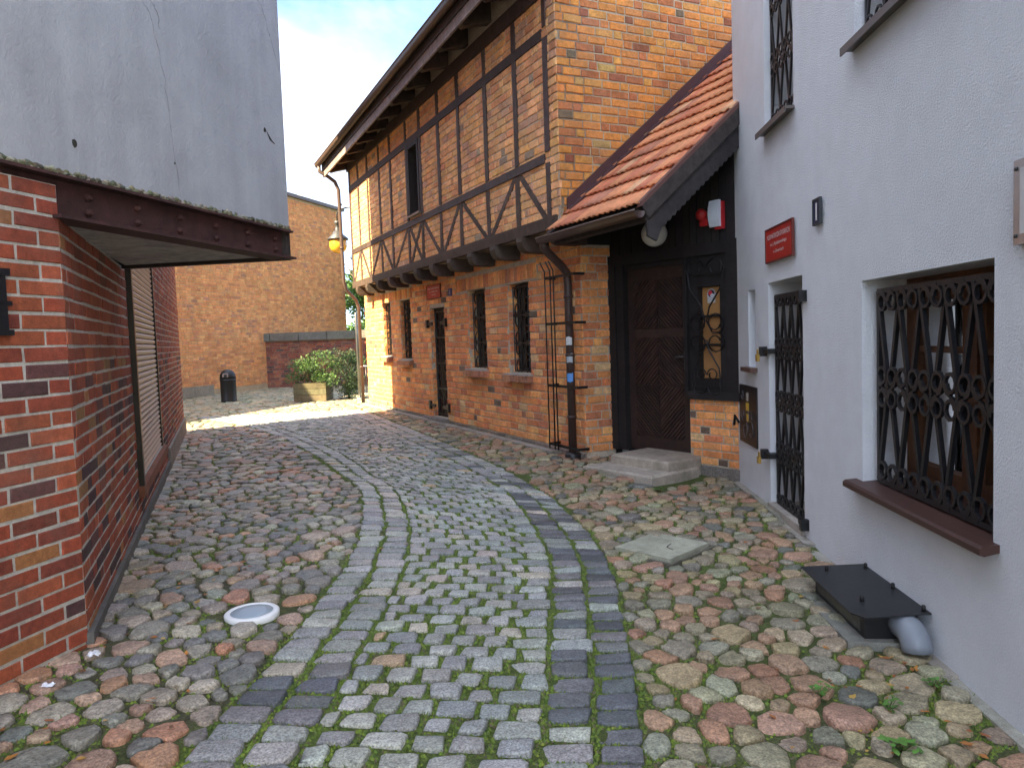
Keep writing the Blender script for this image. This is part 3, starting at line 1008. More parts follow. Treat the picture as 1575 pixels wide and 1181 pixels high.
# roller shutter
sh = MB((.012, .012, .012))
sh.box(LS, 2.62, 2.70, -.13, .045, -1.13, 1.2); sh.box(LS, 5.29, 5.352, -.08, .004, -1.1, 1.2); sh.box(LS, 2.70, 5.29, -.14, -.05, 1.12, 1.2)
shf = sh.build('shutter_frame', M['iron'], lb)
ss = MB((.20, .075, .045)); ss.box(LS, 2.58, 5.42, -.1, .05, -1.19, -1.105); ss.build('shutter_sill', M['concrete'], lb)
shp = thing('roller_shutter', None, None, LS(4, -.07, -1.1)); shp.parent = lb; shp.location = WLOC[shp] - WLOC[lb]
sm_mesh = None
n_sl = 42
slh = 2.22 / n_sl
for k in range(n_sl):
    c = -1.10 + slh * k
    if sm_mesh is None:
        sm = MB((.40, .315, .245))
        prof = [(-.034, 0), (-.018, .004), (-.006, slh * .5), (-.016, slh * .82), (-.038, slh * .98)]
        n0 = len(prof)
        vs = [LS(2.70, b, c + z) for b, z in prof] + [LS(5.29, b, c + z) for b, z in prof]
        sm.add(vs, [(i, i + 1, n0 + i + 1, n0 + i) for i in range(n0 - 1)])
        o = sm.build('slat', M['paint'], shp)
        sm_mesh = o.data
        z_first = WLOC[o].copy()
    else:
        place('slat', sm_mesh, z_first + Vector((0, 0, slh * k)), shp)
an = MB(IRON)
an.box(LN, -.40, -.33, 0, .03, .10, .36); an.box(LN, -.42, -.31, .0, .035, .345, .375); an.box(LN, -.42, -.31, 0, .035, .085, .11); an.box(LN, -.42, -.305, 0, .03, .215, .235)
an.build('wall_anchor', M['iron'], lb)

# ------------------------------------------------------------------ half-timbered house
ht = thing('half_timbered_house', 'long orange brick house with dark half-timbered jettied upper floor and carved joist ends', 'house', (*C, -1.5))
ORG = [(6, (0.720, 0.269, 0.091)), (4, (0.761, 0.323, 0.113)), (3, (0.623, 0.208, 0.081)), (2, (0.803, 0.376, 0.129)), (1.3, (0.484, 0.175, 0.086)), (.9, (0.637, 0.403, 0.194)), (.25, (0.138, 0.094, 0.065))]
PALE = [(5, (0.740, 0.369, 0.152)), (4, (0.780, 0.422, 0.178)), (3, (0.659, 0.290, 0.126)), (2, (0.766, 0.383, 0.126)), (1.5, (0.565, 0.304, 0.178)), (.5, (0.336, 0.238, 0.158))]
GABL = [(6, (0.566, 0.228, 0.047)), (4, (0.524, 0.194, 0.047)), (3, (0.471, 0.158, 0.055)), (2.5, (0.596, 0.275, 0.062)), (1.3, (0.303, 0.102, 0.047)), (.4, (0.147, 0.102, 0.055)), (.6, (0.482, 0.295, 0.094))]
DKW = (.066, .042, .032)
MHT = (.44, .37, .28)
win_l = [(1.39, 2.07, -.50, .757), (2.86, 3.56, -.47, .775), (6.53, 7.20, -.36, .835), (7.90, 8.50, -.305, .845)]
door_l = (4.66, 5.40, -1.40, .58)
ops = win_l + [door_l]
wallmb = MB(MHT)
slab(HT, .0, 10.0, -1.7, 1.26, -.42, 0, ops, MHT, wallmb)
wallmb.build('wall', M['mortar'], ht)
cs = .0985
zb = -1.415
sold = [(1.15, 4.05, .782, .995)] + [(6.4, 8.65, .85, 1.06)]
rec = lay(HT, .0, 10.0, zb, 1.25, cs, .235, .11, .014, ORG, ops, sold)
rec_gp = lay(GA, .0, .40, zb, 1.06, cs, .235, .11, .014, ORG)
# upper infill
uw = MB((.50, .41, .31))
wu = (4.70, 5.30, 2.2, 3.46)
slab(HU, -.13, 9.62, 1.28, 4.55, -.40, 0, [wu], (.50, .41, .31), uw)
uw.build('upper_wall', M['mortar'], ht)
recu = lay(HU, -.13, 9.62, 1.40, 3.98, cs, .235, .11, .014, PALE, [wu])
# gable
slope = .85
gw = MB((.40, .33, .22))
GU = Fr((C[0] - .13 * W[0], C[1] - .13 * W[1]), G, (-W[0], -W[1]))
gw.hull(GU, [(-.33, 1.3), (-.05, 1.45), (2.6, 3.7), (6, 3.7), (6, 7.5), (-.33, 7.5)], -.30, 0)
gw.build('gable_wall', M['mortar'], ht)
roof_z = lambda n: 1.21 + slope * (n + .45)
recg = lay(GU, -.33, 2.95, 1.30, 4.8, cs, .235, .11, .015, GABL, keep=lambda a, c: c > roof_z(a) - .02)
for o in win_l + [door_l]:
    JF = Fr(HT(o[1], 0, 0)[:2], (-HT.N[0], -HT.N[1]), (-W[0], -W[1]))
    rec += lay(JF, .012, .15, o[2], o[3] - .01, cs, .235, .11, .014, ORG)
set_bricks(rec + rec_gp + recu + recg, ht, M['brick_old'], 300, .009, .007, .004)
pl = MB((.20, .17, .14))
x = 0.0
for i in range(30):
    w = random.uniform(.25, .45)
    if x + w > 10: break
    pl.box(HT, x, x + w - .015, -.1, .035 + random.uniform(-.012, .012), -1.75, -1.425 + random.uniform(-.012, .0), jc((.19, .165, .14), .25), .006)
    x += w
pl.build('foundation_stones', M['stone'], ht)
cu = MB((.30, .27, .23)); cu.box(HT, .6, 10.0, .05, .17, -1.7, -1.462); cu.build('kerb_strip', M['concrete'], ht)
# timbers
def timber(name, T, a0, a1, b0, b1, c0, c1, col=DKW):
    MB(jc(col, .2)).box(T, a0, a1, b0, b1, c0, c1, None, .006).build(name, M['wood'], ht)
POSTS = [.12, .93, 1.86, 2.86, 3.72, 4.62, 5.38, 6.37, 7.15, 8.03, 8.80, 9.55]
timber('jetty_beam', HU, -.05, 9.66, -.05, .030, 1.26, 1.40)
timber('rail', HU, .19, 9.6, -.05, .027, 2.035, 2.15)
timber('rail', HU, .19, 9.6, -.05, .027, 3.46, 3.58)
timber('wall_plate', HU, -.05, 9.66, -.05, .05, 3.93, 4.12)
for i, s in enumerate(POSTS):
    w = .052 if i not in (5, 6) else .05
    timber('post', HU, s - w, s + w, -.05, .022, 1.40, 2.03)
    timber('post', HU, s - w, s + w, -.05, .022, 2.16, 3.46)
    timber('post', HU, s - w, s + w, -.05, .022, 3.58, 3.93)
def brace(s0, s1):
    w = .06
    d = 1 if s1 > s0 else -1
    a0, a1 = s0 + d * .07, s1 - d * .09
    MB(jc(DKW, .2)).hull(HU, [(a0 - w, 2.03), (a0 + w, 2.03), (a1 + w, 1.40), (a1 - w, 1.40)], -.03, .016).build('brace', M['wood'], ht)
for a, b in ((1, 0), (1, 2), (3, 2), (3, 4), (5, 4), (5, 6), (6, 5), (6, 7), (8, 7), (8, 9), (10, 9), (10, 11)):
    brace(POSTS[a], POSTS[b])
# joist ends under the jetty
jmesh = None
for k in range(12):
    s = .83 + .86 * k if k < 11 else 9.5
    s = .02 + .83 * k + .0
    if s > 9.6: continue
    prof = [(-.05, 1.255), (.385, 1.255), (.395, 1.20), (.375, 1.13), (.34, 1.085), (.28, 1.065), (-.05, 1.06)]
    j = MB(jc(DKW, .2))
    n0 = len(prof)
    vs = [HT(s - .085, b, c) for b, c in prof] + [HT(s + .085, b, c) for b, c in prof]
    j.add(vs, [tuple(range(n0)), tuple(range(2 * n0 - 1, n0 - 1, -1))] + [(i, (i + 1) % n0, n0 + (i + 1) % n0, n0 + i) for i in range(n0)])
    j.build('joist', M['wood'], ht)
# eaves
rt = MB((.25, .11, .06))
EB = lambda s: .12 - .025 * (s - 1.0)
def eave(a, b, c): return HT(a, b, c + EB(a))
rt.add([eave(-.35, .93, 4.33), eave(10.1, .93, 4.33), HT(10.1, -3.6, 7.4), HT(-.35, -3.6, 7.4), eave(-.35, .93, 4.27), eave(10.1, .93, 4.27), HT(10.1, -3.6, 7.34), HT(-.35, -3.6, 7.34)], [(0, 1, 2, 3), (7, 6, 5, 4), (0, 4, 5, 1), (1, 5, 6, 2), (2, 6, 7, 3), (3, 7, 4, 0)])
roof = rt.build('roof', M['wood'], ht)
for k in range(14):
    s = .05 + .80 * k
    if s > 10: break
    ra = MB(jc(DKW, .2))
    pr = [(.32, 4.42), (.80, 4.22), (.80, 4.04), (.72, 3.99), (.60, 4.03), (.32, 4.10)]
    n0 = len(pr)
    vs = [eave(s - .07, b, c) for b, c in pr] + [eave(s + .07, b, c) for b, c in pr]
    ra.add(vs, [tuple(range(n0)), tuple(range(2 * n0 - 1, n0 - 1, -1))] + [(i, (i + 1) % n0, n0 + (i + 1) % n0, n0 + i) for i in range(n0)])
    ra.build('rafter_end', M['wood'], ht)
sof = MB((.10, .075, .06)); sof.add([eave(-.3, .34, 4.50), eave(10.05, .34, 4.50), eave(10.05, .92, 4.262), eave(-.3, .92, 4.262)], [(0, 1, 2, 3)]); sof.build('roof_boarding', M['wood'], ht)
fb = MB((.25, .20, .18)); fb.box(eave, -.3, 10.05, .80, .83, 3.96, 4.11); fb.build('fascia_board', M['wood'], ht)
fb = MB((.055, .04, .034)); fb.box(eave, -.3, 10.05, .83, .85, 4.105, 4.26); fb.build('fascia_board', M['wood'], ht)
gt = MB((.085, .055, .042))
gp = []
for k in range(9):
    a = math.pi + math.pi * k / 8
    gp.append((.93 + .065 * math.cos(a), 4.27 + .075 * math.sin(a)))
vs = [eave(-.35, b, c) for b, c in gp] + [eave(10.15, b, c) for b, c in gp]
n0 = len(gp)
gt.add(vs, [(i, i + 1, n0 + i + 1, n0 + i) for i in range(n0 - 1)] + [tuple(range(n0)), tuple(range(2 * n0 - 1, n0 - 1, -1))], None, True)
gt.tube([eave(-.35, .998, 4.28), eave(10.15, .998, 4.28)], .010, 6, (.20, .15, .11))
gut = gt.build('gutter', M['paint'], ht)
dp = MB((.085, .058, .047))
dp.tube([eave(9.98, .93, 4.20), eave(9.98, .92, 4.08), HT(9.93, .74, 3.86), HT(9.88, .60, 3.74), HT(9.86, .53, 3.55), HT(9.90, .50, 1.45), HT(9.94, .44, 1.25), HT(10.05, .20, 1.02), HT(10.09, .13, .85), HT(10.10, .12, -1.45)], .042, 10)
for c in (3.2, 2.2, .4, -.6): dp.tube([HT(10.1 if c < 1 else 9.88, .12 if c < 1 else .51, c), HT(10.1 if c < 1 else 9.88, .12 if c < 1 else .51, c + .04)], .05, 10)
dp.build('downpipe', M['paint'], ht)
# windows on the lower floor
def iron_window(o, idx):
    a0, a1, c0, c1 = o
    f = MB((.02, .02, .02))
    b0, b1 = -.20, -.15
    for x0, x1 in ((a0, a0 + .05), (a1 - .05, a1), ((a0 + a1) / 2 - .03, (a0 + a1) / 2 + .03)): f.box(HT, x0, x1, b0, b1, c0, c1)
    f.box(HT, a0, a1, b0, b1 - .003, c0, c0 + .06); f.box(HT, a0, a1, b0, b1 - .003, c1 - .06, c1)
    wf = f.build('window', M['wood'], ht)
    p = MB(); p.box(HT, a0 + .01, a1 - .01, b0 + .005, b0 + .015, c0 + .01, c1 - .01); p.build('pane', M['pane'], wf)
    cur = MB((.22, .22, .24)); cur.box(HT, a0 + .06, (a0 + a1) / 2 - .06, b0 + .016, b0 + .019, c0 + .1, c0 + (c1 - c0) * .55); cur.build('curtain', M['paint'], wf)
    gr = scrollwork(HT, -.075, a0 + .05, a1 - .03, c0 + .02, c1 - .05, .012, 3)
    m = (a0 + a1) / 2
    for x in (a0 + (a1 - a0) * .3, m, a0 + (a1 - a0) * .7): bar(gr, HT, [(x, c0 + .02), (x, c1 - .05)], -.085, .008)
    gr.build('grille', M['iron'], wf)
    si = MB((.30, .14, .085))
    n = 6
    for k in range(n):
        w = (a1 - a0 + .14) / n
        x = a0 - .07 + w * k
        si.box(HT, x, x + w - .012, -.1, .11, c0 - .125, c0 - .036, jc((.36, .15, .08), .2), .004)
    si.box(HT, a0 - .06, a1 + .06, -.15, .08, c0 - .035, c0 - .012, (.33, .31, .28))
    si.build('sill', M['brick_old'], wf)
for i, o in enumerate(win_l): iron_window(o, i)
# rooms behind openings, closed by a dark back wall
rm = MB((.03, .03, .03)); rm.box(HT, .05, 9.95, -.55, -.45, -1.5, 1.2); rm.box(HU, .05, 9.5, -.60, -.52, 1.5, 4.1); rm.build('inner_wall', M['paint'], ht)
# iron clad door
d = MB((.042, .018, .014)); 
a0, a1, c0, c1 = door_l
n = 5
for k in range(n):
    w = (a1 - a0 - .10) / n
    d.box(HT, a0 + .05 + w * k + .004, a0 + .05 + w * (k + 1) - .004, -.16, -.11, c0, c1 - .05, jc((.045, .020, .015), .2))
d.box(HT, a0, a0 + .05, -.2, -.08, c0, c1, BLACK); d.box(HT, a1 - .05, a1, -.2, -.08, c0, c1, BLACK); d.box(HT, a0 + .05, a1 - .05, -.2, -.085, c1 - .05, c1, BLACK)
do = d.build('door', M['wood'], ht)
gr = scrollwork(HT, -.075, a0 + .07, a1 - .07, c0 + .05, c1 - .07, .014, 4)
gr.build('grille', M['iron'], do)
for c in (.30, -1.2):
    for aa, sg in ((a0, -1), (a1, 1)):
        hb = MB(BLACK)
        hb.box(HT, min(aa + sg * .13, aa - sg * .16), max(aa + sg * .13, aa - sg * .16), .012, .035, c - .03, c + .03)
        hb.box(HT, aa + sg * .10 - .04, aa + sg * .10 + .04, .01, .05, c - .075, c + .075)
        hb.build('hinge', M['iron'], do)
th = MB((.2, .18, .16)); th.box(HT, a0 - .03, a1 + .03, -.2, .12, -1.5, -1.402); th.build('threshold', M['concrete'], ht)
# upper window
a0, a1, c0, c1 = wu
f = MB((.026, .018, .015))
f.box(HU, a0, a0 + .07, -.25, .028, c0, c1); f.box(HU, a1 - .07, a1, -.25, .028, c0, c1); f.box(HU, a0 + .07, a1 - .07, -.25, .024, c1 - .07, c1); f.box(HU, a0 + .07, a1 - .07, -.25, .024, c0, c0 + .06)
uwn = f.build('window', M['wood'], ht)
p = MB(); p.box(HU, a0 + .07, a1 - .07, -.20, -.19, c0 + .06, c1 - .07); p.build('pane', M['pane'], uwn)
sa = MB((.16, .13, .11))
for x in (a0 + .09, a0 + .29, a0 + .47): sa.box(HU, x, x + .035, -.185, -.15, c0 + .08, c1 - .09)
for c in (c0 + .08, c0 + .42, c0 + .80, c1 - .13): sa.box(HU, a0 + .125, a0 + .47, -.183, -.155, c, c + .035)
sa.build('sash', M['wood'], uwn)
sl_ = MB((.33, .32, .31)); sl_.box(HU, a0 - .02, a1 + .02, -.1, .06, c0 - .005, c0 + .02); sl_.build('sill', M['zinc'], uwn)

def plate(name, T, a0, a1, c0, c1, col, lab_, cat, b=.012, rim=None, group=None):
    t = thing(name, lab_, cat, T((a0 + a1) / 2, b, c0), group)
    m = MB(col); m.box(T, a0, a1, b, b + .012, c0, c1); m.build('plate', M['paint'], t)
    if rim:
        r = MB(rim); e = .012
        r.box(T, a0 - e, a0, b - .002, b + .018, c0 - e, c1 + e); r.box(T, a1, a1 + e, b - .002, b + .018, c0 - e, c1 + e); r.box(T, a0, a1, b - .002, b + .018, c1, c1 + e); r.box(T, a0, a1, b - .002, b + .018, c0 - e, c0)
        r.build('rim', M['paint'], t)
    return t
REDP = (.42, .025, .018)
WT = (.72, .70, .68)
def museum_sign(T, a0, a1, c0, c1, lab_):
    t = plate('museum_sign', T, a0, a1, c0, c1, REDP, lab_, 'sign', rim=(.12, .02, .015), group='red museum plaques')
    w, h = a1 - a0, c1 - c0
    m = (a0 + a1) / 2
    for body, k, cz, hh in (('MUZEUM HISTORYCZNO-ETNOGRAFICZNE', .86, .76, .15), ('im. J. Rydzkowskiego', .62, .50, .14), ('w Chojnicach', .40, .26, .13)):
        text_mesh(body, T, m, c0 + h * cz, h * hh, .026, WT, t, 'lettering', w * k, True)
museum_sign(HT, 4.76, 5.46, .755, .985, 'small red plaque with white lettering above the iron door of the half-timbered house')
t = plate('house_number', HT, 4.22, 4.37, .74, .87, (.02, .03, .14), 'small blue house number plate beside the red plaque on the brick house', 'number plate')
text_mesh('1', HT, 4.295, .805, .08, .026, WT, t, 'numeral', None, True)

# ------------------------------------------------------------------ porch
po = thing('porch', 'dark timber entrance porch with orange pantiled lean-to roof and carved bargeboard', 'porch', (*PA, -1.5))
PW = math.dist(PA, Q_)
mb = MB(MHT); mb.box(PO, 1.17, PW + .15, -.25, 0, -1.75, -.68); mb.build('wall', M['mortar'], po)
set_bricks(lay(PO, 1.175, PW + .1, -1.445, -.68, .083, .24, .115, .013, ORG), po, M['brick_old'], 300, .009, .006, .004)
mb = MB((.17, .15, .13)); mb.box(PO, 1.17, PW + .1, -.2, .03, -1.8, -1.455, None, .01); mb.build('foundation_stones', M['stone'], po)
BK = (.016, .013, .013)
k = 0
a = -.02
while a < PW + .12:
    w = .095
    qb = PO(a, 0, 0); nb_ = (qb[0] - C[0]) * G[0] + (qb[1] - C[1]) * G[1]
    MB(jc(BK, .25)).box(PO, a, a + w - .008, -.05, random.uniform(-.004, .004), .80, roof_z(nb_) - .07).build('board', M['wood'], po)
    a += w
bk = MB((.008, .007, .007)); bk.box(PO, -.02, PW + .12, -.32, -.27, -1.5, 1.75); bk.build('back_lining', M['wood'], po)
for a0, a1 in ((-.02, .10), (1.135, 1.175), (PW - .10, PW + .12)):
    c0 = -1.40 if a0 < 1.1 else -.68
    MB(jc(BK, .2)).box(PO, a0, a1, -.25, .035, c0, .80).build('post', M['wood'], po)
MB(jc(BK, .2)).box(PO, -.02, PW + .12, -.2, .032, .80, .93).build('lintel', M['wood'], po)
MB(jc(BK, .2)).box(PO, 1.175, PW + .1, -.2, .05, -.74, -.655).build('window_ledge', M['wood'], po)
# beam over the pier and dark infill to the eaves
MB(jc(BK, .2)).box(GA, -.30, .62, -.12, .03, 1.07, 1.32).build('beam', M['wood'], po)
MB(jc(BK, .2)).hull(GA, [(-.3, 1.32), (.9, 1.32), (.9, 2.2), (.4, 1.85), (-.3, 1.32)][:4], -.12, -.06).build('infill_board', M['wood'], po)
# door
dr = MB((.024, .014, .011))
a0, a1, c0, c1 = .215, 1.135, -1.385, .745
dr.box(PO, a0, a1, -.13, -.09, c0, c1)
drw = dr.build('door', M['wood'], po)
df = MB(BK)
df.box(PO, .10, a0, -.2, .012, -1.40, .80); df.box(PO, a0, a1, -.2, -.02, c1, .80)
df.build('door_frame', M['wood'], po)
DW = (.042, .021, .016)
for x0, x1, y0, y1 in ((a0, a0 + .10, c0, c1), (a1 - .10, a1, c0, c1), (a0 + .1, a1 - .1, c0, c0 + .16), (a0 + .1, a1 - .1, c1 - .14, c1), (a0 + .1, a1 - .1, -.06, .04)):
    MB(jc(DW, .15)).box(PO, x0, x1, -.09, -.072, y0, y1).build('rail', M['wood'], drw)
def clip_slats(x0, x1, y0, y1, hand):
    h_ = .034
    t = y0 - (x1 - x0)
    while t < y1:
        p = [(x0, t), (x1, t + (x1 - x0)), (x1, t + (x1 - x0) + h_), (x0, t + h_)]
        if hand < 0: p = [(x0 + x1 - x, y) for x, y in p]
        for (nx_, ny_, px, py) in ((0, 1, 0, y1), (0, -1, 0, y0)):
            p = clip(p, px, py, nx_, ny_) if len(p) > 2 else p
        if len(p) > 2:
            s_ = MB(jc(DW, .2))
            n0 = len(p)
            cx = sum(q[0] for q in p) / n0; cy = sum(q[1] for q in p) / n0
            vs = [PO(x, -.09, y) for x, y in p] + [PO(cx + (x - cx) * .96, -.066, cy + (y - cy) * .96 + .006) for x, y in p]
            s_.add(vs, [tuple(range(n0, 2 * n0))] + [(i, (i + 1) % n0, n0 + (i + 1) % n0, n0 + i) for i in range(n0)])
            s_.build('slat', M['wood'], drw)
        t += .052
xm = (a0 + a1) / 2
for (y0, y1, f) in ((.04, c1 - .14, 1), (-.62, -.06, -1), (c0 + .16, -.62, 1)):
    half = (y1 + y0) / 2
    if f == 1 and y0 > 0:
        clip_slats(a0 + .10, xm - .006, y0, y1, 1); clip_slats(xm + .006, a1 - .10, y0, y1, -1)
    else:
        clip_slats(a0 + .10, xm - .006, y0, y1, -f); clip_slats(xm + .006, a1 - .10, y0, y1, f)
hd = MB((.10, .10, .10)); hd.box(PO, a1 - .085, a1 - .045, -.072, -.06, -.42, -.22); hd.tube([PO(a1 - .065, -.06, -.28), PO(a1 - .065, -.02, -.28), PO(a1 - .17, -.02, -.285)], .010, 6); hd.build('handle', M['iron'], drw)
# porch window with scroll grille before a boarded pane
f = MB(BK)
w0, w1, v0, v1 = 1.24, PW - .13, -.655, .80
f.box(PO, 1.175, 1.30, -.15, -.01, v0, v1); f.box(PO, 1.58, w1 + .02, -.15, -.01, v0, v1); f.box(PO, 1.30, 1.58, -.15, -.015, .47, v1); f.box(PO, 1.30, 1.58, -.15, -.015, v0, -.52)
pw = f.build('window', M['wood'], po)
for (y0, y1) in ((-.515, -.165), (-.145, .145), (.165, .465)):
    pp = MB(jc((.33, .165, .06), .10)); pp.box(PO, 1.305, 1.575, -.12, -.08, y0, y1); pp.build('panel', M['paint'], pw)
for y in (-.155, .155): f2 = MB(BK).box(PO, 1.30, 1.58, -.12, -.05, y - .012, y + .012).build('glazing_bar', M['wood'], pw)
gr = MB(BLACK)
gm = 1.44
bF = .05
for y in (-.60, -.155, .155, .60): bar(gr, PO, [(1.27, y), (1.61, y)], bF, .008)
for sg in (-1, 1):
    bar(gr, PO, scroll(gm + sg * .13, .66, .11, 1.0, math.pi / 2 - sg * math.pi / 2 + math.pi, -sg, 14)[::-1] , bF, .009)
    bar(gr, PO, [(gm + sg * .24, .66), (gm + sg * .20, .45), (gm + sg * .05, .25), (gm + sg * .01, .10), (gm + sg * .08, -.02)] , bF, .009)
    bar(gr, PO, scroll(gm + sg * .12, .08, .12, 1.25, math.pi / 2 - sg * math.pi * .6 - math.pi / 2, sg, 14), bF, .009)
    bar(gr, PO, scroll(gm + sg * .12, -.13, .12, 1.25, math.pi / 2 + sg * math.pi * .6 - math.pi / 2, -sg, 14), bF, .009)
    bar(gr, PO, [(gm + sg * .01, -.10), (gm + sg * .03, -.2), (gm + sg * .16, -.40), (gm + sg * .18, -.6)], bF, .009)
    bar(gr, PO, scroll(gm + sg * .075, -.47, .07, 1.1, math.pi / 2 + sg * math.pi / 2, -sg, 12), bF, .008)
    bar(gr, PO, scroll(gm + sg * .11, -.60, .10, .6, math.pi / 2 + sg * math.pi / 2, sg, 10), bF, .008)
gr.build('grille', M['iron'], pw)
stk = thing('door_sticker', 'round red and silver sticker on the boarded porch window', 'sticker', PO(1.42, .02, .40))
pts = [PO(1.425 + .055 * math.cos(k * .449), .0, .345 + .075 * math.sin(k * .449)) for k in range(14)]
m = MB((.42, .42, .45)); m.hull(PO, [(1.425 + .055 * math.cos(k * .449), .375 + .072 * math.sin(k * .449)) for k in range(14)], -.078, -.074); m.box(PO, 1.375, 1.475, -.0785, -.073, .295, .335, (.45, .44, .42)); m.build('backing', M['paint'], stk)
m = MB((.03, .03, .035)); m.hull(PO, [(1.425 + .042 * math.cos(k * .449), .395 + .04 * math.sin(k * .449)) for k in range(14)], -.0735, -.072); m.build('dark_disc', M['paint'], stk)
m = MB((.6, .03, .05)); m.hull(PO, [(1.415 + .024 * math.cos(k * .449), .40 + .026 * math.sin(k * .449)) for k in range(14)], -.0715, -.070); m.build('red_dot', M['paint'], stk)
m = MB((.5, .52, .56)); m.hull(PO, [(1.44 + .026 * math.cos(k * .449), .372 + .022 * math.sin(k * .449)) for k in range(14)], -.0697, -.069); m.build('light_dot', M['paint'], stk)
# lean-to roof
S0, S1 = -.14, -1.93           # along the wall, towards us
def RF(s, n, dz=0.0): return (C[0] + s * W[0] + n * G[0], C[1] + s * W[1] + n * G[1], roof_z(n) + dz)
def in_white(x, y, m=0): return x > 1.91 + .055 * y + m and y < 7.80 + (x - 2.3) * .62
TILE = [(4, (0.595, 0.238, 0.109)), (3, (0.655, 0.294, 0.128)), (2, (0.536, 0.183, 0.089)), (1.2, (0.447, 0.183, 0.103)), (.7, (0.625, 0.351, 0.180))]
tmesh = []
TW_, TL = .198, .30
def tile_mesh(c):
    m = MB(c)
    nx_, vs, fs = 13, [], []
    dirx = Vector((W[0], W[1], 0)) * -1
    diry = Vector((G[0], G[1], slope)).normalized()
    nrm = dirx.cross(diry)
    if nrm.z < 0: nrm = -nrm
    for j, (v_, lift) in enumerate(((-.012, .034), (.5, .018), (1.12, .000))):
        for th in (0, -.014):
            for i in range(nx_):
                u = i / (nx_ - 1)
                hh = .009 * math.sin(u * 4 * math.pi - .6) + lift + th
                vs.append(tuple(dirx * (u * TW_ * 1.06) + diry * (v_ * TL) + nrm * hh))
    def ix(j, l, i): return (j * 2 + l) * nx_ + i
    for j in range(2):
        for i in range(nx_ - 1):
            fs.append((ix(j, 0, i), ix(j, 0, i + 1), ix(j + 1, 0, i + 1), ix(j + 1, 0, i)))
            fs.append((ix(j, 1, i + 1), ix(j, 1, i), ix(j + 1, 1, i), ix(j + 1, 1, i + 1)))
    for i in range(nx_ - 1): fs.append((ix(0, 0, i), ix(0, 1, i), ix(0, 1, i + 1), ix(0, 0, i + 1)))
    for i in (0, nx_ - 1):
        for j in range(2): fs.append((ix(j, 0, i), ix(j, 1, i), ix(j + 1, 1, i), ix(j + 1, 0, i)))
    m.add(vs, fs, None, True)
    me = bpy.data.meshes.new('roof_tile'); me.from_pydata(m.v, [], m.f)
    at = me.attributes.new('col', 'FLOAT_COLOR', 'POINT')
    for q, cc in enumerate(m.c): at.data[q].color = (*cc, 1)
    me.polygons.foreach_set('use_smooth', m.sm)
    me.materials.append(M['tile'])
    return me
tmesh = [tile_mesh(jc(pick(TILE), .1)) for _ in range(12)]
kl = TL / math.sqrt(1 + slope * slope)
for r in range(14):
    n = -.52 + kl * r
    ncol = 9
    for i in range(ncol):
        s = S0 - TW_ * i
        P = RF(s, n, .03)
        mid = RF(s - .1, n + .1)
        if in_white(mid[0], mid[1], .06): continue
        if n > 2.6: continue
        place('roof_tile', random.choice(tmesh), (P[0], P[1], P[2] + CZ + random.uniform(-.003, .003)), po)
def slope_box(name, s0, s1, n0, n1, d0, d1, col, mat='wood', n_end=None):
    m = MB(col)
    vs = []
    for d in (d0, d1):
        for s, n in ((s0, n0), (s1, n0), (s1, n1), (s0, n1)): vs.append(RF(s, n, d))
    m.add(vs, [(3, 2, 1, 0), (4, 5, 6, 7), (0, 1, 5, 4), (1, 2, 6, 5), (2, 3, 7, 6), (3, 0, 4, 7)])
    return m.build(name, M[mat], po)
slope_box('roof_deck', S0, S1 + .05, -.50, .82, -.05, .005, (.03, .022, .02))
slope_box('roof_deck', S0, S1 + .05, .822, 2.6, -.05, .005, (.03, .022, .02))
slope_box('flashing', -.142, -.165, -.26, 2.9, .02, .20, (.075, .035, .035), 'paint')
slope_box('flashing', -.166, -.26, -.26, 2.9, .055, .075, (.075, .035, .035), 'paint')
slope_box('verge_trim', S1 + .03, S1 - .035, -.53, .74, .02, .065, (.13, .06, .05), 'paint')
# bargeboard with scalloped edge
VB = Fr((C[0] + (S1 - .005) * W[0], C[1] + (S1 - .005) * W[1]), G, (-W[0], -W[1]))
m = MB((.050, .040, .036))
m.hull(VB, [(-.52, roof_z(-.52) + .02), (.73, roof_z(.73) + .02), (.73, roof_z(.73) - .15), (-.45, roof_z(-.45) - .15)], 0, .03)
m.build('bargeboard', M['wood'], po)
m = MB((.035, .030, .030))
bot = []
n_sc = 17
for k in range(n_sc * 3 + 1):
    n = -.27 + (.72 + .27) * k / (n_sc * 3)
    d = .36 + .028 * abs(math.sin(math.pi * k / 3))
    bot.append((n, roof_z(n) - d))
m.hull(VB, [(-.45, roof_z(-.45) - .13), (.73, roof_z(.73) - .13)] + bot[::-1] + [(-.34, roof_z(-.34) - .45), (-.44, roof_z(-.44) - .32)], -.03, -.002)
m.build('scalloped_board', M['wood'], po)
m = MB((.045, .034, .03)); m.box(VB, -.46, -.36, -1.75, .0, roof_z(-.46) - .16, roof_z(-.46) - .06); m.build('eaves_beam', M['wood'], po)
m = MB((.07, .042, .034))
gp = [(-.55 + .06 * math.cos(math.pi + math.pi * k / 8), roof_z(-.52) - .03 + .065 * math.sin(math.pi + math.pi * k / 8)) for k in range(9)]
vs = [VB(a, .03, c) for a, c in gp] + [VB(a, -1.93, c) for a, c in gp]
m.add(vs, [(i, i + 1, 9 + i + 1, 9 + i) for i in range(8)] + [tuple(range(9)), tuple(range(17, 8, -1))], None, True)
m.tube([VB(-.61, .03, roof_z(-.52) - .025), VB(-.61, -1.93, roof_z(-.52) - .025)], .008, 6, (.15, .11, .09))
m.build('gutter', M['paint'], po)
dz = 1.03
m = MB((.060, .036, .030))
m.tube([HT(-.04, .53, 1.12), HT(-.04, .52, 1.02), HT(.0, .45, .97), HT(.10, .22, .83), HT(.13, .13, .75), HT(.135, .115, .60), HT(.135, .115, -1.42)], .05, 10)
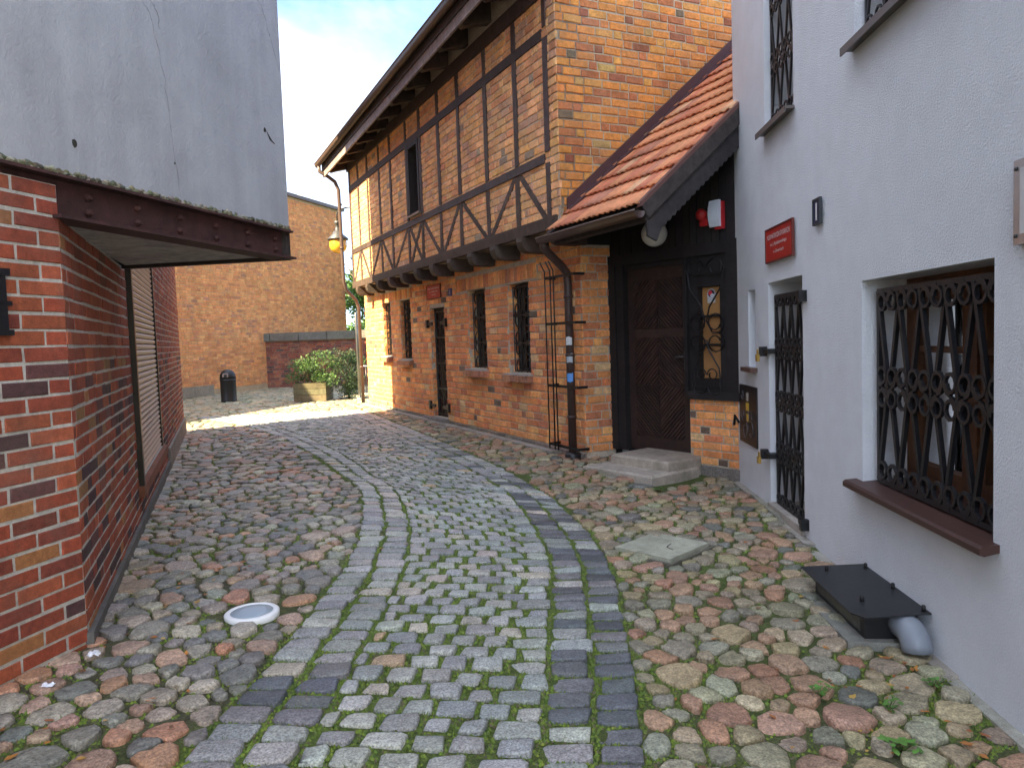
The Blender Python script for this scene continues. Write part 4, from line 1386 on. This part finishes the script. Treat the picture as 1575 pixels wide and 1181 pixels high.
m.lathe(*HT(.135, .115, 0)[:2], [(.075, -1.56), (.095, -1.53), (.10, -1.44), (.085, -1.42)], 14, (.02, .02, .02))
for c in (.45, -.25, -1.0): m.lathe(*HT(.135, .115, 0)[:2], [(.058, c), (.058, c + .03)], 12)
m.build('downpipe', M['paint'], po)
for (c, col, w, hgt, sd) in ((-.12, (.55, .57, .58), .05, .10, 'white sticker on the downpipe, the top one'), (-.33, (.40, .43, .46), .055, .11, 'pale torn sticker in the middle of the downpipe'), (-.56, (.10, .27, .62), .06, .11, 'blue sticker on the downpipe, the lowest one')):
    m = MB(col)
    ctr = HT(.135, .115, 0)
    vs = []
    base = math.atan2(-ctr[1], -ctr[0])
    for zz in (c, c + hgt):
        for k in range(5):
            a = base - .9 + 1.5 * k / 4
            vs.append((ctr[0] + .0535 * math.cos(a), ctr[1] + .0535 * math.sin(a), zz + random.uniform(-.01, .01)))
    m.add(vs, [(i, i + 1, 6 + i, 5 + i) for i in range(4)])
    label(m.build('sticker', M['paint']), sd, 'sticker', 'stickers on the porch downpipe')
tr = thing('plant_trellis', 'black wire trellis frame fixed round the brown downpipe', 'trellis', HT(.4, .1, -1.4))
for c in (.72, .15, -.62, -1.36):
    m = MB(BLACK); m.box(HT, -.10, .62, .155, .17, c - .016, c + .016); m.box(HT, .60, .62, .02, .155, c - .016, c + .016); m.box(HT, -.10, -.08, .02, .155, c - .016, c + .016); m.build('cross_bar', M['iron'], tr)
for a in (.60, .46, .38):
    m = MB(BLACK); m.tube([HT(a, .178, -1.42), HT(a, .178, .80), HT(a + .07, .20, .92)], .009, 5); m.build('upright', M['iron'], tr)
# steps
st = thing('doorstep', 'two weathered stone steps in front of the dark porch door', 'steps', ST(.5, -.2, -1.56))
m = MB((.27, .245, .21)); 
def blockstep(T, a0, a1, b0, b1, c0, c1, col):
    m = MB(col); e = .018
    vs = []
    for a_, b_, c_ in ((0, 0, c0), (0, 0, c1 - e), (e, e, c1)):
        for a, b in ((a0 + a_, b0), (a1 - a_, b0), (a1 - a_, b1 - b_), (a0 + a_, b1 - b_)): vs.append(T(a + random.uniform(-.006, .006), b + random.uniform(-.006, .006), c_ + random.uniform(-.005, .005)))
    fs = []
    for k in (0, 4): fs += [(k + i, k + (i + 1) % 4, k + 4 + (i + 1) % 4, k + 4 + i) for i in range(4)]
    fs.append((8, 9, 10, 11))
    m.add(vs, fs)
    return m.build('step', M['concrete'], st)
blockstep(ST, -.04, .98, -.75, .0, -1.75, -1.465, (.38, .33, .27))
blockstep(ST, .08, .94, -.95, -.31, -1.7, -1.362, (.36, .31, .25))
# lamp, siren
lp = thing('globe_lamp', 'round white globe lamp under the porch bargeboard', 'lamp', PO(.68, .1, 1.0))
lc = PO(.80, .10, 1.10)
prof = [(max(.001, .145 * math.sin(math.pi * k / 12)), lc[2] - .145 * math.cos(math.pi * k / 12)) for k in range(13)]
MB((.62, .62, .58)).lathe(lc[0], lc[1], prof, 24).build('globe', M['white_plastic'], lp)
MB((.1, .1, .1)).tube([PO(.80, -.005, 1.10), PO(.80, .03, 1.10)], .07, 14).build('base', M['paint'], lp)
sr = thing('siren', 'red round alarm strobe on the dark porch boards', 'alarm', PO(1.42, .03, 1.15))
c_ = (1.42, 1.22)
MB((.40, .02, .02)).tube([PO(1.42, .005, 1.21), PO(1.42, .06, 1.215), PO(1.42, .085, 1.22), PO(1.42, .12, 1.22)], [.05, .062, .062, .03], 14).build('strobe_lens', M['white_plastic'], sr)
MB((.40, .02, .02)).box(PO, 1.40, 1.50, .005, .07, 1.10, 1.17).build('base', M['white_plastic'], sr)
al = thing('alarm_box', 'white alarm box with red sides beside the red strobe', 'alarm', PO(1.60, .03, 1.06))
MB((.45, .02, .025)).box(PO, 1.575, 1.672, .004, .05, 1.045, 1.325).build('back_case', M['paint'], al)
pr = MB((.62, .66, .72))
vs = []
for kk in range(5):
    t = kk / 4
    vs += [PO(1.53, .075 + .03 * math.sin(math.pi * t), 1.07 + .27 * t), PO(1.655, .085 + .03 * math.sin(math.pi * t), 1.07 + .27 * t)]
for kk in range(5):
    t = kk / 4
    vs += [PO(1.53, .05, 1.07 + .27 * t), PO(1.655, .05, 1.07 + .27 * t)]
fs = [(2 * i, 2 * i + 1, 2 * i + 3, 2 * i + 2) for i in range(4)] + [(10 + 2 * i, 2 * i, 2 * i + 2, 12 + 2 * i) for i in range(4)] + [(11 + 2 * i, 2 * i + 1, 2 * i + 3, 13 + 2 * i) for i in range(4)] + [(0, 1, 11, 10), (8, 9, 19, 18)]
pr.add(vs, fs); pr.build('cover', M['white_plastic'], al)

# ------------------------------------------------------------------ white house
wh = thing('white_house', 'white roughcast house with wrought iron window grilles and iron gate', 'house', (*wl_(WH, 5), -1.6))
WIN = (3.235, 4.615, -.975, .27)
GATE = (5.70, 6.60, -1.555, .395)
U1 = (5.86, 6.63, 1.70, 3.25)
U2 = (3.35, 4.70, 1.71, 3.2)
SLIT = (7.02, 7.27, -.36, .37)
METER = (6.98, 7.62, -1.13, -.55)
mb = MB((.8, .8, .8))
slab(WH, -10, 7.74, -2.0, 3.95, -.42, 0, [WIN, GATE, U1, U2, SLIT, METER], None, mb)
mb.prism([wl_(WH, 7.74), (wl_(WH, 7.74)[0] + .43, wl_(WH, 7.74)[1] - .02), (4.6, 8.9), (4.2, 9.0)], -2, 3.95)
mb.build('wall', M['stucco'], wh)
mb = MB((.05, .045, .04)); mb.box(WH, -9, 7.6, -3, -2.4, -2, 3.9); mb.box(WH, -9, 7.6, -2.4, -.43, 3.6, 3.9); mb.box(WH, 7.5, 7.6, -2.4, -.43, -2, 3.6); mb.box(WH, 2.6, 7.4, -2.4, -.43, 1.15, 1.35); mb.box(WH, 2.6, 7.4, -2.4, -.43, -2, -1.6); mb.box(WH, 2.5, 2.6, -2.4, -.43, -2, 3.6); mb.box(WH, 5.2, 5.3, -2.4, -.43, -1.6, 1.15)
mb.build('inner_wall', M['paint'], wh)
cb = MB((.30, .28, .235))
a = -1.0
while a < 7.7:
    ln = random.uniform(.5, .9)
    zg = ground_z(1.91 + .055 * a - .06, a + ln / 2)
    cb.box(WH, a, min(a + ln, 7.72) - .006, -.05, random.uniform(.055, .085), -2.0, zg + random.uniform(.000, .016), jc((.30, .28, .235), .12), .008)
    a += ln
cb.build('base_kerb', M['concrete'], wh)
BRW = (.12, .048, .018)
# big window
a0, a1, c0, c1 = WIN
f = MB(BRW)
fb0, fb1 = -.34, -.27
f.box(WH, a0, a0 + .08, fb0, fb1, c0, c1); f.box(WH, a1 - .08, a1, fb0, fb1, c0, c1); f.box(WH, a0 + .08, a1 - .08, fb0, fb1, c1 - .09, c1); f.box(WH, a0 + .08, a1 - .08, fb0, fb1, c0, c0 + .09)
xm = (a0 + a1) / 2 - .05
f.box(WH, xm - .055, xm + .055, fb0, fb1 + .02, c0 + .09, c1 - .09)
wf = f.build('window', M['wood'], wh)
for x0, x1 in ((a0 + .08, xm - .055), (xm + .055, a1 - .08)):
    s_ = MB(BRW); e = .055
    s_.box(WH, x0, x0 + e, -.325, -.265, c0 + .09, c1 - .09); s_.box(WH, x1 - e, x1, -.325, -.265, c0 + .09, c1 - .09); s_.box(WH, x0 + e, x1 - e, -.325, -.265, c0 + .09, c0 + .09 + e); s_.box(WH, x0 + e, x1 - e, -.325, -.265, c1 - .09 - e, c1 - .09)
    s_.box(WH, x0 + e, x1 - e, -.315, -.272, -.17, -.135)
    s_.build('sash', M['wood'], wf)
    p = MB(); p.add([WH(x0 + e, -.30, c0 + .1), WH(x1 - e, -.30, c0 + .1), WH(x1 - e, -.30, c1 - .1), WH(x0 + e, -.30, c1 - .1)], [(0, 1, 2, 3)]); p.build('pane', M['clear_pane'], wf)
gr = lattice(WH, -.07, a0 + .015, a1 - .09, c0 + .035, c1 - .07, .25, 2, .0165, True, .061)
gr.build('grille', M['iron'], wf)
si = MB((.055, .024, .018))
prof = [(-.28, c0 + .028), (.07, c0 + .0), (.085, c0 - .012), (.085, c0 - .040), (.065, c0 - .045), (-.0, c0 - .03), (-.28, c0 - .03)]
n0 = len(prof)
si.add([WH(a0 - .05, b, c) for b, c in prof] + [WH(a1 + .10, b, c) for b, c in prof], [tuple(range(n0)), tuple(range(2 * n0 - 1, n0 - 1, -1))] + [(i, (i + 1) % n0, n0 + (i + 1) % n0, n0 + i) for i in range(n0)])
si.build('sill', M['paint'], wf)
bt = thing('display_shelf', 'dim wooden display shelf seen through the big grilled window', 'shelf', WH(3.9, -1.4, -1.0))
for zz in (-.9, -.35, .1): MB((.16, .09, .05)).box(WH, 3.2, 4.7, -1.6, -1.25, zz, zz + .03).build('shelf_board', M['wood'], bt)
for aa in (3.2, 3.95, 4.7): MB((.16, .09, .05)).box(WH, aa, aa + .03, -1.6, -1.25, -1.5, .25).build('upright', M['wood'], bt)
for k in range(9):
    aa = 3.3 + .155 * k
    MB(jc(random.choice(((.45, .38, .2), (.3, .3, .32), (.5, .5, .46), (.25, .12, .06))), .1)).box(WH, aa, aa + .07, -1.5, -1.35, -.32, -.32 + random.uniform(.12, .3)).build('box_file', M['paint'], bt)
# upper windows
for (o, nm) in ((U1, 'narrow'), (U2, 'wide')):
    a0, a1, c0, c1 = o
    f = MB((.10, .045, .03))
    f.box(WH, a0, a0 + .06, -.3, -.25, c0, c1); f.box(WH, a1 - .06, a1, -.3, -.25, c0, c1); f.box(WH, a0 + .06, a1 - .06, -.3, -.25, c1 - .07, c1); f.box(WH, a0 + .06, a1 - .06, -.3, -.25, c0, c0 + .06); f.box(WH, (a0 + a1) / 2 - .03, (a0 + a1) / 2 + .03, -.3, -.245, c0 + .06, c1 - .07)
    wf = f.build('window', M['wood'], wh)
    p = MB(); p.box(WH, a0 + .06, a1 - .06, -.285, -.28, c0 + .06, c1 - .07); p.build('pane', M['pane'], wf)
    lattice(WH, -.05, a0 + .03, a1 - .06, c0 + .03, c1 - .03, .24, 3, .011, True, .05).build('grille', M['iron'], wf)
    s_ = MB((.10, .085, .075)); s_.box(WH, a0 - .03, a1 + .03, -.25, .075, c0 - .03, c0 - .008); s_.box(WH, a0 - .03, a1 + .03, .068, .078, c0 - .055, c0 - .008); s_.build('sill', M['paint'], wf)
# gate
a0, a1, c0, c1 = GATE
gb = MB((.40, .35, .30)); gb.box(WH, a0, a1, -.42, -.36, c0, c1); gb.box(WH, a0 + .07, a1 - .07, -.36, -.345, c0 + .1, c1 - .1, (.46, .41, .36)); gb.build('door', M['paint'], wh)
ga = lattice(WH, -.045, a0 + .015, a1 - .08, c0 + .03, c1 - .12, .20, 4, .0135, True, .046)
for c in (-1.1, -.6, -.13): 
    pass
gate = ga.build('gate', M['iron'], wh)
for (c, aa, sg) in ((.235, a0, -1), (-.20, a1 - .09, 1), (-1.12, a1 - .09, 1), (-1.50, a0, -1)):
    hb = MB(BLACK)
    x0, x1 = (aa - .10, aa + .05) if sg < 0 else (aa, aa + .19)
    hb.box(WH, x0, x1, -.04 if sg < 0 else -.04, .035, c - .022, c + .022)
    hb.box(WH, x0 if sg < 0 else x1 - .05, x0 + .05 if sg < 0 else x1, .0, .06, c - .045, c + .04)
    hb.build('hinge', M['iron'], gate)
    if sg > 0:
        pk = MB((.36, .22, .04)); pk.box(WH, x1 - .035, x1 + .025, .062, .085, c - .09, c - .03); pk.tube([WH(x1 - .02, .073, c - .03), WH(x1 - .02, .073, c + .01), WH(x1 + .01, .073, c + .01), WH(x1 + .01, .073, c - .03)], .006, 5); pk.build('padlock', M['paint'], gate)
th = MB((.36, .32, .27)); th.box(WH, a0, a1, -.42, .03, -1.8, c0 + .012); th.build('threshold', M['concrete'], wh)
# slit window
a0, a1, c0, c1 = SLIT
p = MB(); p.box(WH, a0, a1, -.2, -.18, c0, c1); p = p.build('slit_window', M['pane'], wh)
s_ = MB((.10, .05, .035)); s_.box(WH, a0 - .05, a1 + .06, -.15, .07, c0 - .045, c0 - .005); s_.build('sill', M['paint'], p)
# meter cupboard
mt = thing('meter_cupboard', 'black iron meter cupboard with scroll pattern and yellow stickers beside the gate', 'meter box', WH(7.3, 0, -1.13))
a0, a1, c0, c1 = METER
m = MB((.014, .013, .014)); m.box(WH, a0 + .003, a1 - .003, -.2, .012, c0 + .003, c1 - .003); m.build('cupboard_door', M['iron'], mt)
m = MB((.10, .10, .11))
for (x, y, r, s0) in ((7.18, -.98, .10, 0), (7.40, -1.0, .09, 2), (7.30, -.86, .07, 1), (7.12, -.82, .06, 3), (7.48, -.85, .06, 4), (7.50, -.66, .05, 1.2)):
    bar(m, WH, scroll(x, y, r, .9, s0, 1, 12), .014, .004)
m.build('scroll_pattern', M['iron'], mt)
m = MB((.62, .40, .05)); m.box(WH, 7.26, 7.36, .0125, .015, -.80, -.72); m.box(WH, 7.25, 7.35, .0125, .015, -.90, -.83); m.box(WH, 7.27, 7.35, .0125, .0155, -.70, -.62, (.42, .40, .35)); m.build('sticker', M['paint'], mt)
m = MB(BLACK); m.tube([WH(7.62, .02, -.95), WH(7.66, .05, -.88), WH(7.70, .05, -.98)], .014, 6); m.build('latch', M['iron'], mt)
museum_sign(WH, 5.85, 6.56, .57, .835, 'red enamel museum plaque with white lettering on the white wall above the gate')
t = plate('house_number', WH, 5.255, 5.375, .725, .885, (.008, .012, .05), 'dark blue house number plate on the white wall right of the red plaque', 'number plate', rim=(.03, .035, .04))
text_mesh('1', WH, 5.315, .805, .12, .026, WT, t, 'numeral', .03, True)
nb = thing('notice_case', 'pale metal notice case cut off by the right edge of the photo', 'notice case', WH(2.9, .02, .3))
m = MB((.42, .42, .41)); m.box(WH, 2.35, 3.055, .002, .03, .30, .635); m.build('case', M['zinc'], nb)
m = MB((.5, .5, .49)); m.box(WH, 2.40, 3.01, .03, .033, .34, .60); m.build('sheet', M['paint'], nb)
for c in (.335, .60):
    MB((.03, .03, .03)).tube([WH(3.035, .030, c), WH(3.035, .037, c)], .008, 8).build('screw', M['iron'], nb)
# vent box on the ground
vb = thing('vent_box', 'black metal vent housing with bolted lid against the foot of the white wall', 'vent box', WH(4.2, .15, -1.66))
PLT = [(4.60, .0), (4.68, .36), (3.88, .36), (3.80, .32), (3.76, .0)]
m = MB((.022, .023, .026)); 
vs = [WH(a, b + .004, -1.495 - .10 * b + d) for d in (0, .008) for a, b in PLT]
n0 = 5
m.add(vs, [tuple(range(n0)), tuple(range(2 * n0 - 1, n0 - 1, -1))] + [(i, (i + 1) % n0, n0 + (i + 1) % n0, n0 + i) for i in range(n0)])
lid = m.build('lid', M['iron'], vb)
for a, b in ((4.52, .025), (4.15, .025), (3.80, .025), (4.55, .25), (4.02, .25)):
    q = WH(a, b, -1.485 - .1 * b)
    MB((.012, .012, .012)).lathe(q[0], q[1], [(.011, q[2] - .01), (.011, q[2] + .024), (.006, q[2] + .03)], 8).build('bolt', M['iron'], lid)
m = MB((.014, .014, .015)); m.box(WH, 3.86, 4.60, .03, .30, -1.66, -1.535); m.build('housing', M['iron'], vb)
m = MB((.12, .12, .10)); m.box(WH, 3.92, 4.55, .30, .3015, -1.64, -1.56); m.build('grate', M['concrete'], vb)
m = MB((.19, .21, .235)); m.tube([WH(4.0, .105, -1.578), WH(3.82, .105, -1.578), WH(3.76, .105, -1.585), WH(3.725, .105, -1.605), WH(3.705, .105, -1.635), WH(3.70, .105, -1.662)], .074, 26); m.build('pipe', M['paint'], vb)
m = MB((.20, .195, .165)); m.box(WH, 3.80, 4.70, .0, .39, -1.85, -1.662, None, .02); m.build('base_stone', M['concrete'], vb)

# ------------------------------------------------------------------ the back of the court
ob = thing('orange_building', 'tall plain orange brick gable wall closing the far side of the court', 'building', (*wl_(OR, 0), -1.5))
m = MB((.40, .28, .16)); m.box(OR, -18, 6.5, -.4, 0, -2, 5.5); m.build('wall', M['mortar'], ob)
ORF = [(5, (.64, .265, .09)), (4, (.60, .23, .075)), (3, (.65, .30, .105)), (1.5, (.53, .20, .08)), (.6, (.44, .19, .10))]
set_bricks(lay(OR, -6.6, 6.5, -1.3, 5.4, .085, .24, .115, .013, ORF), ob, M['brick'], 0, .008, .005, .003)
m = MB((.45, .21, .06)); m.box(OR, -18, -7.2, -.4, -.002, 5.5, 7.9)  # unseen raised wing, added to shade the court and narrow the sunlit strip
m.box(OR, -5.75, -5.2, 0, .12, -1.3, 5.3); m.build('pilaster_and_shade_wing', M['brick'], ob)
m = MB((.25, .20, .14)); m.box(OR, -18, -2.0, -.1, .05, -2, -1.16, None); m.build('plinth', M['concrete'], ob)
m = MB((.09, .06, .05)); m.box(OR, -18, 6.6, -.5, .10, 5.5, 5.62); m.build('roof_edge', M['paint'], ob)
for a, col, h_ in ((1.75, (.30, .10, .07), .35), (3.2, (.04, .04, .04), .34)):
    q = OR(a, -.6, 5.5)
    m = MB(col); m.lathe(q[0], q[1], [(.13, 5.5), (.12, 5.55 + h_), (.15, 5.57 + h_), (.15, 5.62 + h_), (.10, 5.63 + h_)], 12); m.build('chimney_pot', M['paint'], ob)
an = MB((.35, .35, .36)); q = OR(4.9, -.5, 5.6)
an.tube([q, (q[0], q[1], 6.1)], .012, 5); an.tube([(q[0] - .5, q[1], 5.98), (q[0] + .3, q[1] + .1, 5.88)], .01, 4)
for k in range(5): an.tube([(q[0] - .45 + .15 * k, q[1] - .15, 5.97 - .018 * k), (q[0] - .45 + .15 * k, q[1] + .15, 5.97 - .018 * k)], .007, 4)
label(an.build('antenna', M['zinc']), 'thin television antenna on the roof of the orange building', 'antenna')
fl = thing('security_light', 'white floodlight on the orange wall', 'lamp', OR(-5.0, .1, 1.85))
MB((.65, .66, .68)).box(OR, -5.12, -4.82, .08, .25, 1.82, 2.0).build('lamp_head', M['white_plastic'], fl)
MB((.5, .5, .5)).box(OR, -5.0, -4.92, 0, .08, 1.88, 1.96).build('bracket', M['white_plastic'], fl)
cd = MB((.18, .08, .05)); cd.tube([OR(-4.6, .03, 3.2), OR(-4.6, .03, .2), OR(-4.65, .03, .1), OR(-4.65, .03, -1.45)], .022, 5); cd.box(OR, -4.72, -4.55, 0, .07, .1, .22)
label(cd.build('conduit', M['paint']), 'rusty cable conduit running down the orange wall', 'conduit')
# low wall
LW = Fr((-9.3, 26.3), (1, 0), (0, -1))
lw = thing('low_wall', 'low dark red brick wall with grey coping at the end of the court', 'wall', (-6.5, 26.3, -1.5))
m = MB((.20, .15, .11)); m.box(LW, 0, 8, -.35, 0, -1.8, .16); m.build('wall', M['mortar'], lw)
OLDR = [(5, (.20, .055, .035)), (4, (.26, .075, .04)), (3, (.13, .045, .035)), (2, (.30, .11, .05)), (1, (.07, .045, .04))]
set_bricks(lay(LW, 0, 8, -1.45, .16, .083, .24, .115, .012, OLDR), lw, M['brick_old'], 0, .008, .005, .004)
m = MB((.15, .14, .12))
a = -.1
while a < 8:
    m.box(LW, a, a + .98, -.45, .10, .165, .44, jc((.15, .14, .12), .15), .006); a += 1.0
m.build('coping', M['concrete'], lw)
# bin
bx, by = -7.75, 20.4
lbn = thing('litter_bin', 'black domed litter bin standing in front of the orange wall', 'litter bin', (bx, by, -1.49))
MB((.014, .014, .015)).lathe(bx, by, [(.20, -1.49), (.21, -1.46), (.205, -1.44), (.205, -.92), (.215, -.90), (.215, -.86)], 24).build('body', M['iron'], lbn)
MB((.016, .016, .017)).lathe(bx, by, [(.215, -.858), (.20, -.74), (.16, -.66), (.09, -.61), (.01, -.595)], 24).build('dome', M['iron'], lbn)
m = MB((.20, .15, .12)); m.add([(bx - .07, by - .206, -.80), (bx + .09, by - .20, -.80), (bx + .08, by - .185, -.70), (bx - .06, by - .19, -.70)], [(0, 1, 2, 3)]); m.build('slot', M['paint'], lbn)
# planter
px, py = -5.25, 19.75
pt = thing('planter', 'square timber planter box at the sunny edge of the court', 'planter', (px, py, -1.49))
for k, (c0, c1) in enumerate(((-1.47, -1.31), (-1.30, -1.15), (-1.14, -1.0))):
    MB(jc((.125, .112, .055), .25)).prism([(px - .42, py - .4), (px + .42, py - .4), (px + .42, py - .36), (px - .42, py - .36)], c0, c1).build('plank', M['wood'], pt)
    MB(jc((.125, .112, .055), .25)).prism([(px - .42, py - .355), (px - .38, py - .355), (px - .38, py + .4), (px - .42, py + .4)], c0, c1).build('plank', M['wood'], pt)
    MB(jc((.125, .112, .055), .25)).prism([(px + .38, py - .355), (px + .42, py - .355), (px + .42, py + .4), (px + .38, py + .4)], c0, c1).build('plank', M['wood'], pt)
MB((.05, .04, .03)).prism([(px - .37, py - .35), (px + .37, py - .35), (px + .37, py + .4), (px - .37, py + .4)], -1.47, -1.03).build('soil', M['earth'], pt)
def foliage(mb, blobs, per, size, cols, flat=.6):
    for (x, y, z, rx, ry, rz) in blobs:
        for _ in range(int(per * rx * rz * 4 + 40)):
            u = Vector((random.gauss(0, 1), random.gauss(0, 1), random.gauss(0, 1))).normalized() * (random.random() ** .35)
            P = Vector((x + u.x * rx, y + u.y * ry, z + u.z * rz))
            d = (u + Vector((random.uniform(-.6, .6), random.uniform(-.6, .6), random.uniform(-.2, .7)))).normalized()
            e = d.orthogonal().normalized(); e.rotate(Matrix.Rotation(random.uniform(0, 6.28), 3, d))
            s = size * random.uniform(.6, 1.3)
            mb.add([tuple(P - e * s * .3), tuple(P + d * s * .6 - e * s * .25), tuple(P + d * s * 1.3), tuple(P + d * s * .6 + e * s * .3)], [(0, 1, 2, 3)], jc(random.choice(cols), .25))
JUN = [(.045, .10, .025), (.06, .13, .025), (.035, .075, .03), (.08, .15, .03)]
s1 = thing('juniper_shrub', 'spreading green juniper growing over the planter box', 'shrub', (px, py, -1.0))
m = MB(); foliage(m, [(px + random.uniform(-.5, .65), py + random.uniform(-.35, .3), -1.0 + random.uniform(0, .72) , random.uniform(.14, .26), .22, random.uniform(.10, .17)) for _ in range(26)], 1300, .045, JUN)
m.build('foliage', M['leaf'], s1)
m = MB((.10, .07, .045))
for _ in range(9): m.tube([(px, py, -1.03), (px + random.uniform(-.4, .5), py + random.uniform(-.2, .2), -.6 + random.uniform(-.2, .3))], [.018, .008], 5)
m.build('branch', M['wood'], s1)
qx, qy = -4.35, 19.9
s2 = thing('conifer_shrub', 'dark trailing conifer between the planter and the railing', 'shrub', (qx, qy, -1.49))
m = MB(); foliage(m, [(qx + random.uniform(-.30, .30), qy + random.uniform(-.25, .25), -1.4 + random.uniform(0, 1.1), random.uniform(.12, .22), .2, random.uniform(.12, .2)) for _ in range(24)], 1200, .045, [(.02, .045, .02), (.03, .06, .025), (.025, .05, .028), (.05, .09, .03)])
foliage(m, [(qx + .1 + .22 * k, qy, -.42 - .08 * k, .2, .2, .12) for k in range(4)], 900, .05, JUN)
m.build('foliage', M['leaf'], s2)
m = MB((.05, .04, .03)); m.tube([(qx, qy, -1.49), (qx, qy, -.5)], [.04, .02], 6); m.build('trunk', M['wood'], s2)
rl = thing('railing', 'grey metal railing beside the far corner of the half-timbered house', 'railing', (-4.2, 20.0, -1.49))
GY = (.30, .30, .30)
P0, P1 = (-4.55, 20.3), (-3.75, 19.6)
for z in (-.62, -1.36):
    MB(GY).tube([(*P0, z), (*P1, z)], .022, 6).build('rail', M['zinc'], rl)
for k in range(9):
    q = lerp(P0, P1, (k + .5) / 9.5)
    MB((.10, .10, .10)).tube([(*q, -1.36), (*q, -.62)], .010, 5).build('baluster', M['zinc'], rl)
gp_ = thing('grey_post', 'tall galvanised post with a small foot beside the brown downpipe', 'post', (-3.95, 19.3, -1.49))
MB((.20, .20, .20)).lathe(-3.95, 19.3, [(.034, -1.49), (.034, .75), (.02, .78)], 12).build('shaft', M['zinc'], gp_)
MB((.5, .5, .48)).lathe(-3.95, 19.3, [(.09, -1.49), (.09, -1.43), (.05, -1.41)], 12).build('foot', M['zinc'], gp_)
# lantern
lx, ly = -4.0, 17.9
ln = thing('street_lantern', 'amber glass street lantern with dark hood hanging beside the gable downpipe', 'street lamp', (lx, ly, 2.2))
prof = [(.02, 2.13), (.11, 2.15), (.175, 2.21), (.205, 2.29), (.205, 2.39), (.19, 2.44)]
MB().lathe(lx, ly, prof, 20).build('globe', M['amber'], ln)
MB((.06, .06, .06)).lathe(lx, ly, [(.195, 2.435), (.245, 2.445), (.245, 2.475), (.13, 2.57), (.10, 2.64), (.06, 2.64), (.05, 2.80), (.07, 2.82), (.07, 2.88), (.02, 2.90)], 20).build('hood', M['iron'], ln)
qe = HU(9.62, -.1, 3.16)
MB((.05, .05, .05)).tube([(lx, ly, 2.88), (lx, ly, 3.05), (lx + .05, ly - .02, 3.13), (lx + .18, ly - .1, 3.16), (qe[0], qe[1], 3.16)], .018, 6).build('bracket', M['iron'], ln)
# tree beyond the wall
tr_ = thing('tree', 'green leafy tree behind the low wall, seen past the house corner', 'tree', (-5.6, 33, -1.5))
m = MB((.09, .07, .05)); m.tube([(-5.6, 33, -1.5), (-5.5, 33, .5), (-5.6, 33.1, 2.0)], [.16, .13, .08], 8)
for _ in range(10): m.tube([(-5.5, 33, .6 + random.uniform(0, 1)), (-5.6 + random.uniform(-1.6, 1.6), 33 + random.uniform(-1, 1), 1.6 + random.uniform(0, 2))], [.06, .02], 5)
m.build('trunk', M['wood'], tr_)
m = MB(); foliage(m, [(-5.6 + random.gauss(0, 1.0), 33 + random.gauss(0, .9), 1.6 + random.gauss(0, 1.3), random.uniform(.5, .8), .6, random.uniform(.4, .7)) for _ in range(30)], 420, .15, [(.08, .17, .03), (.10, .20, .04), (.06, .13, .025), (.13, .22, .05)])
m.build('crown', M['leaf'], tr_)
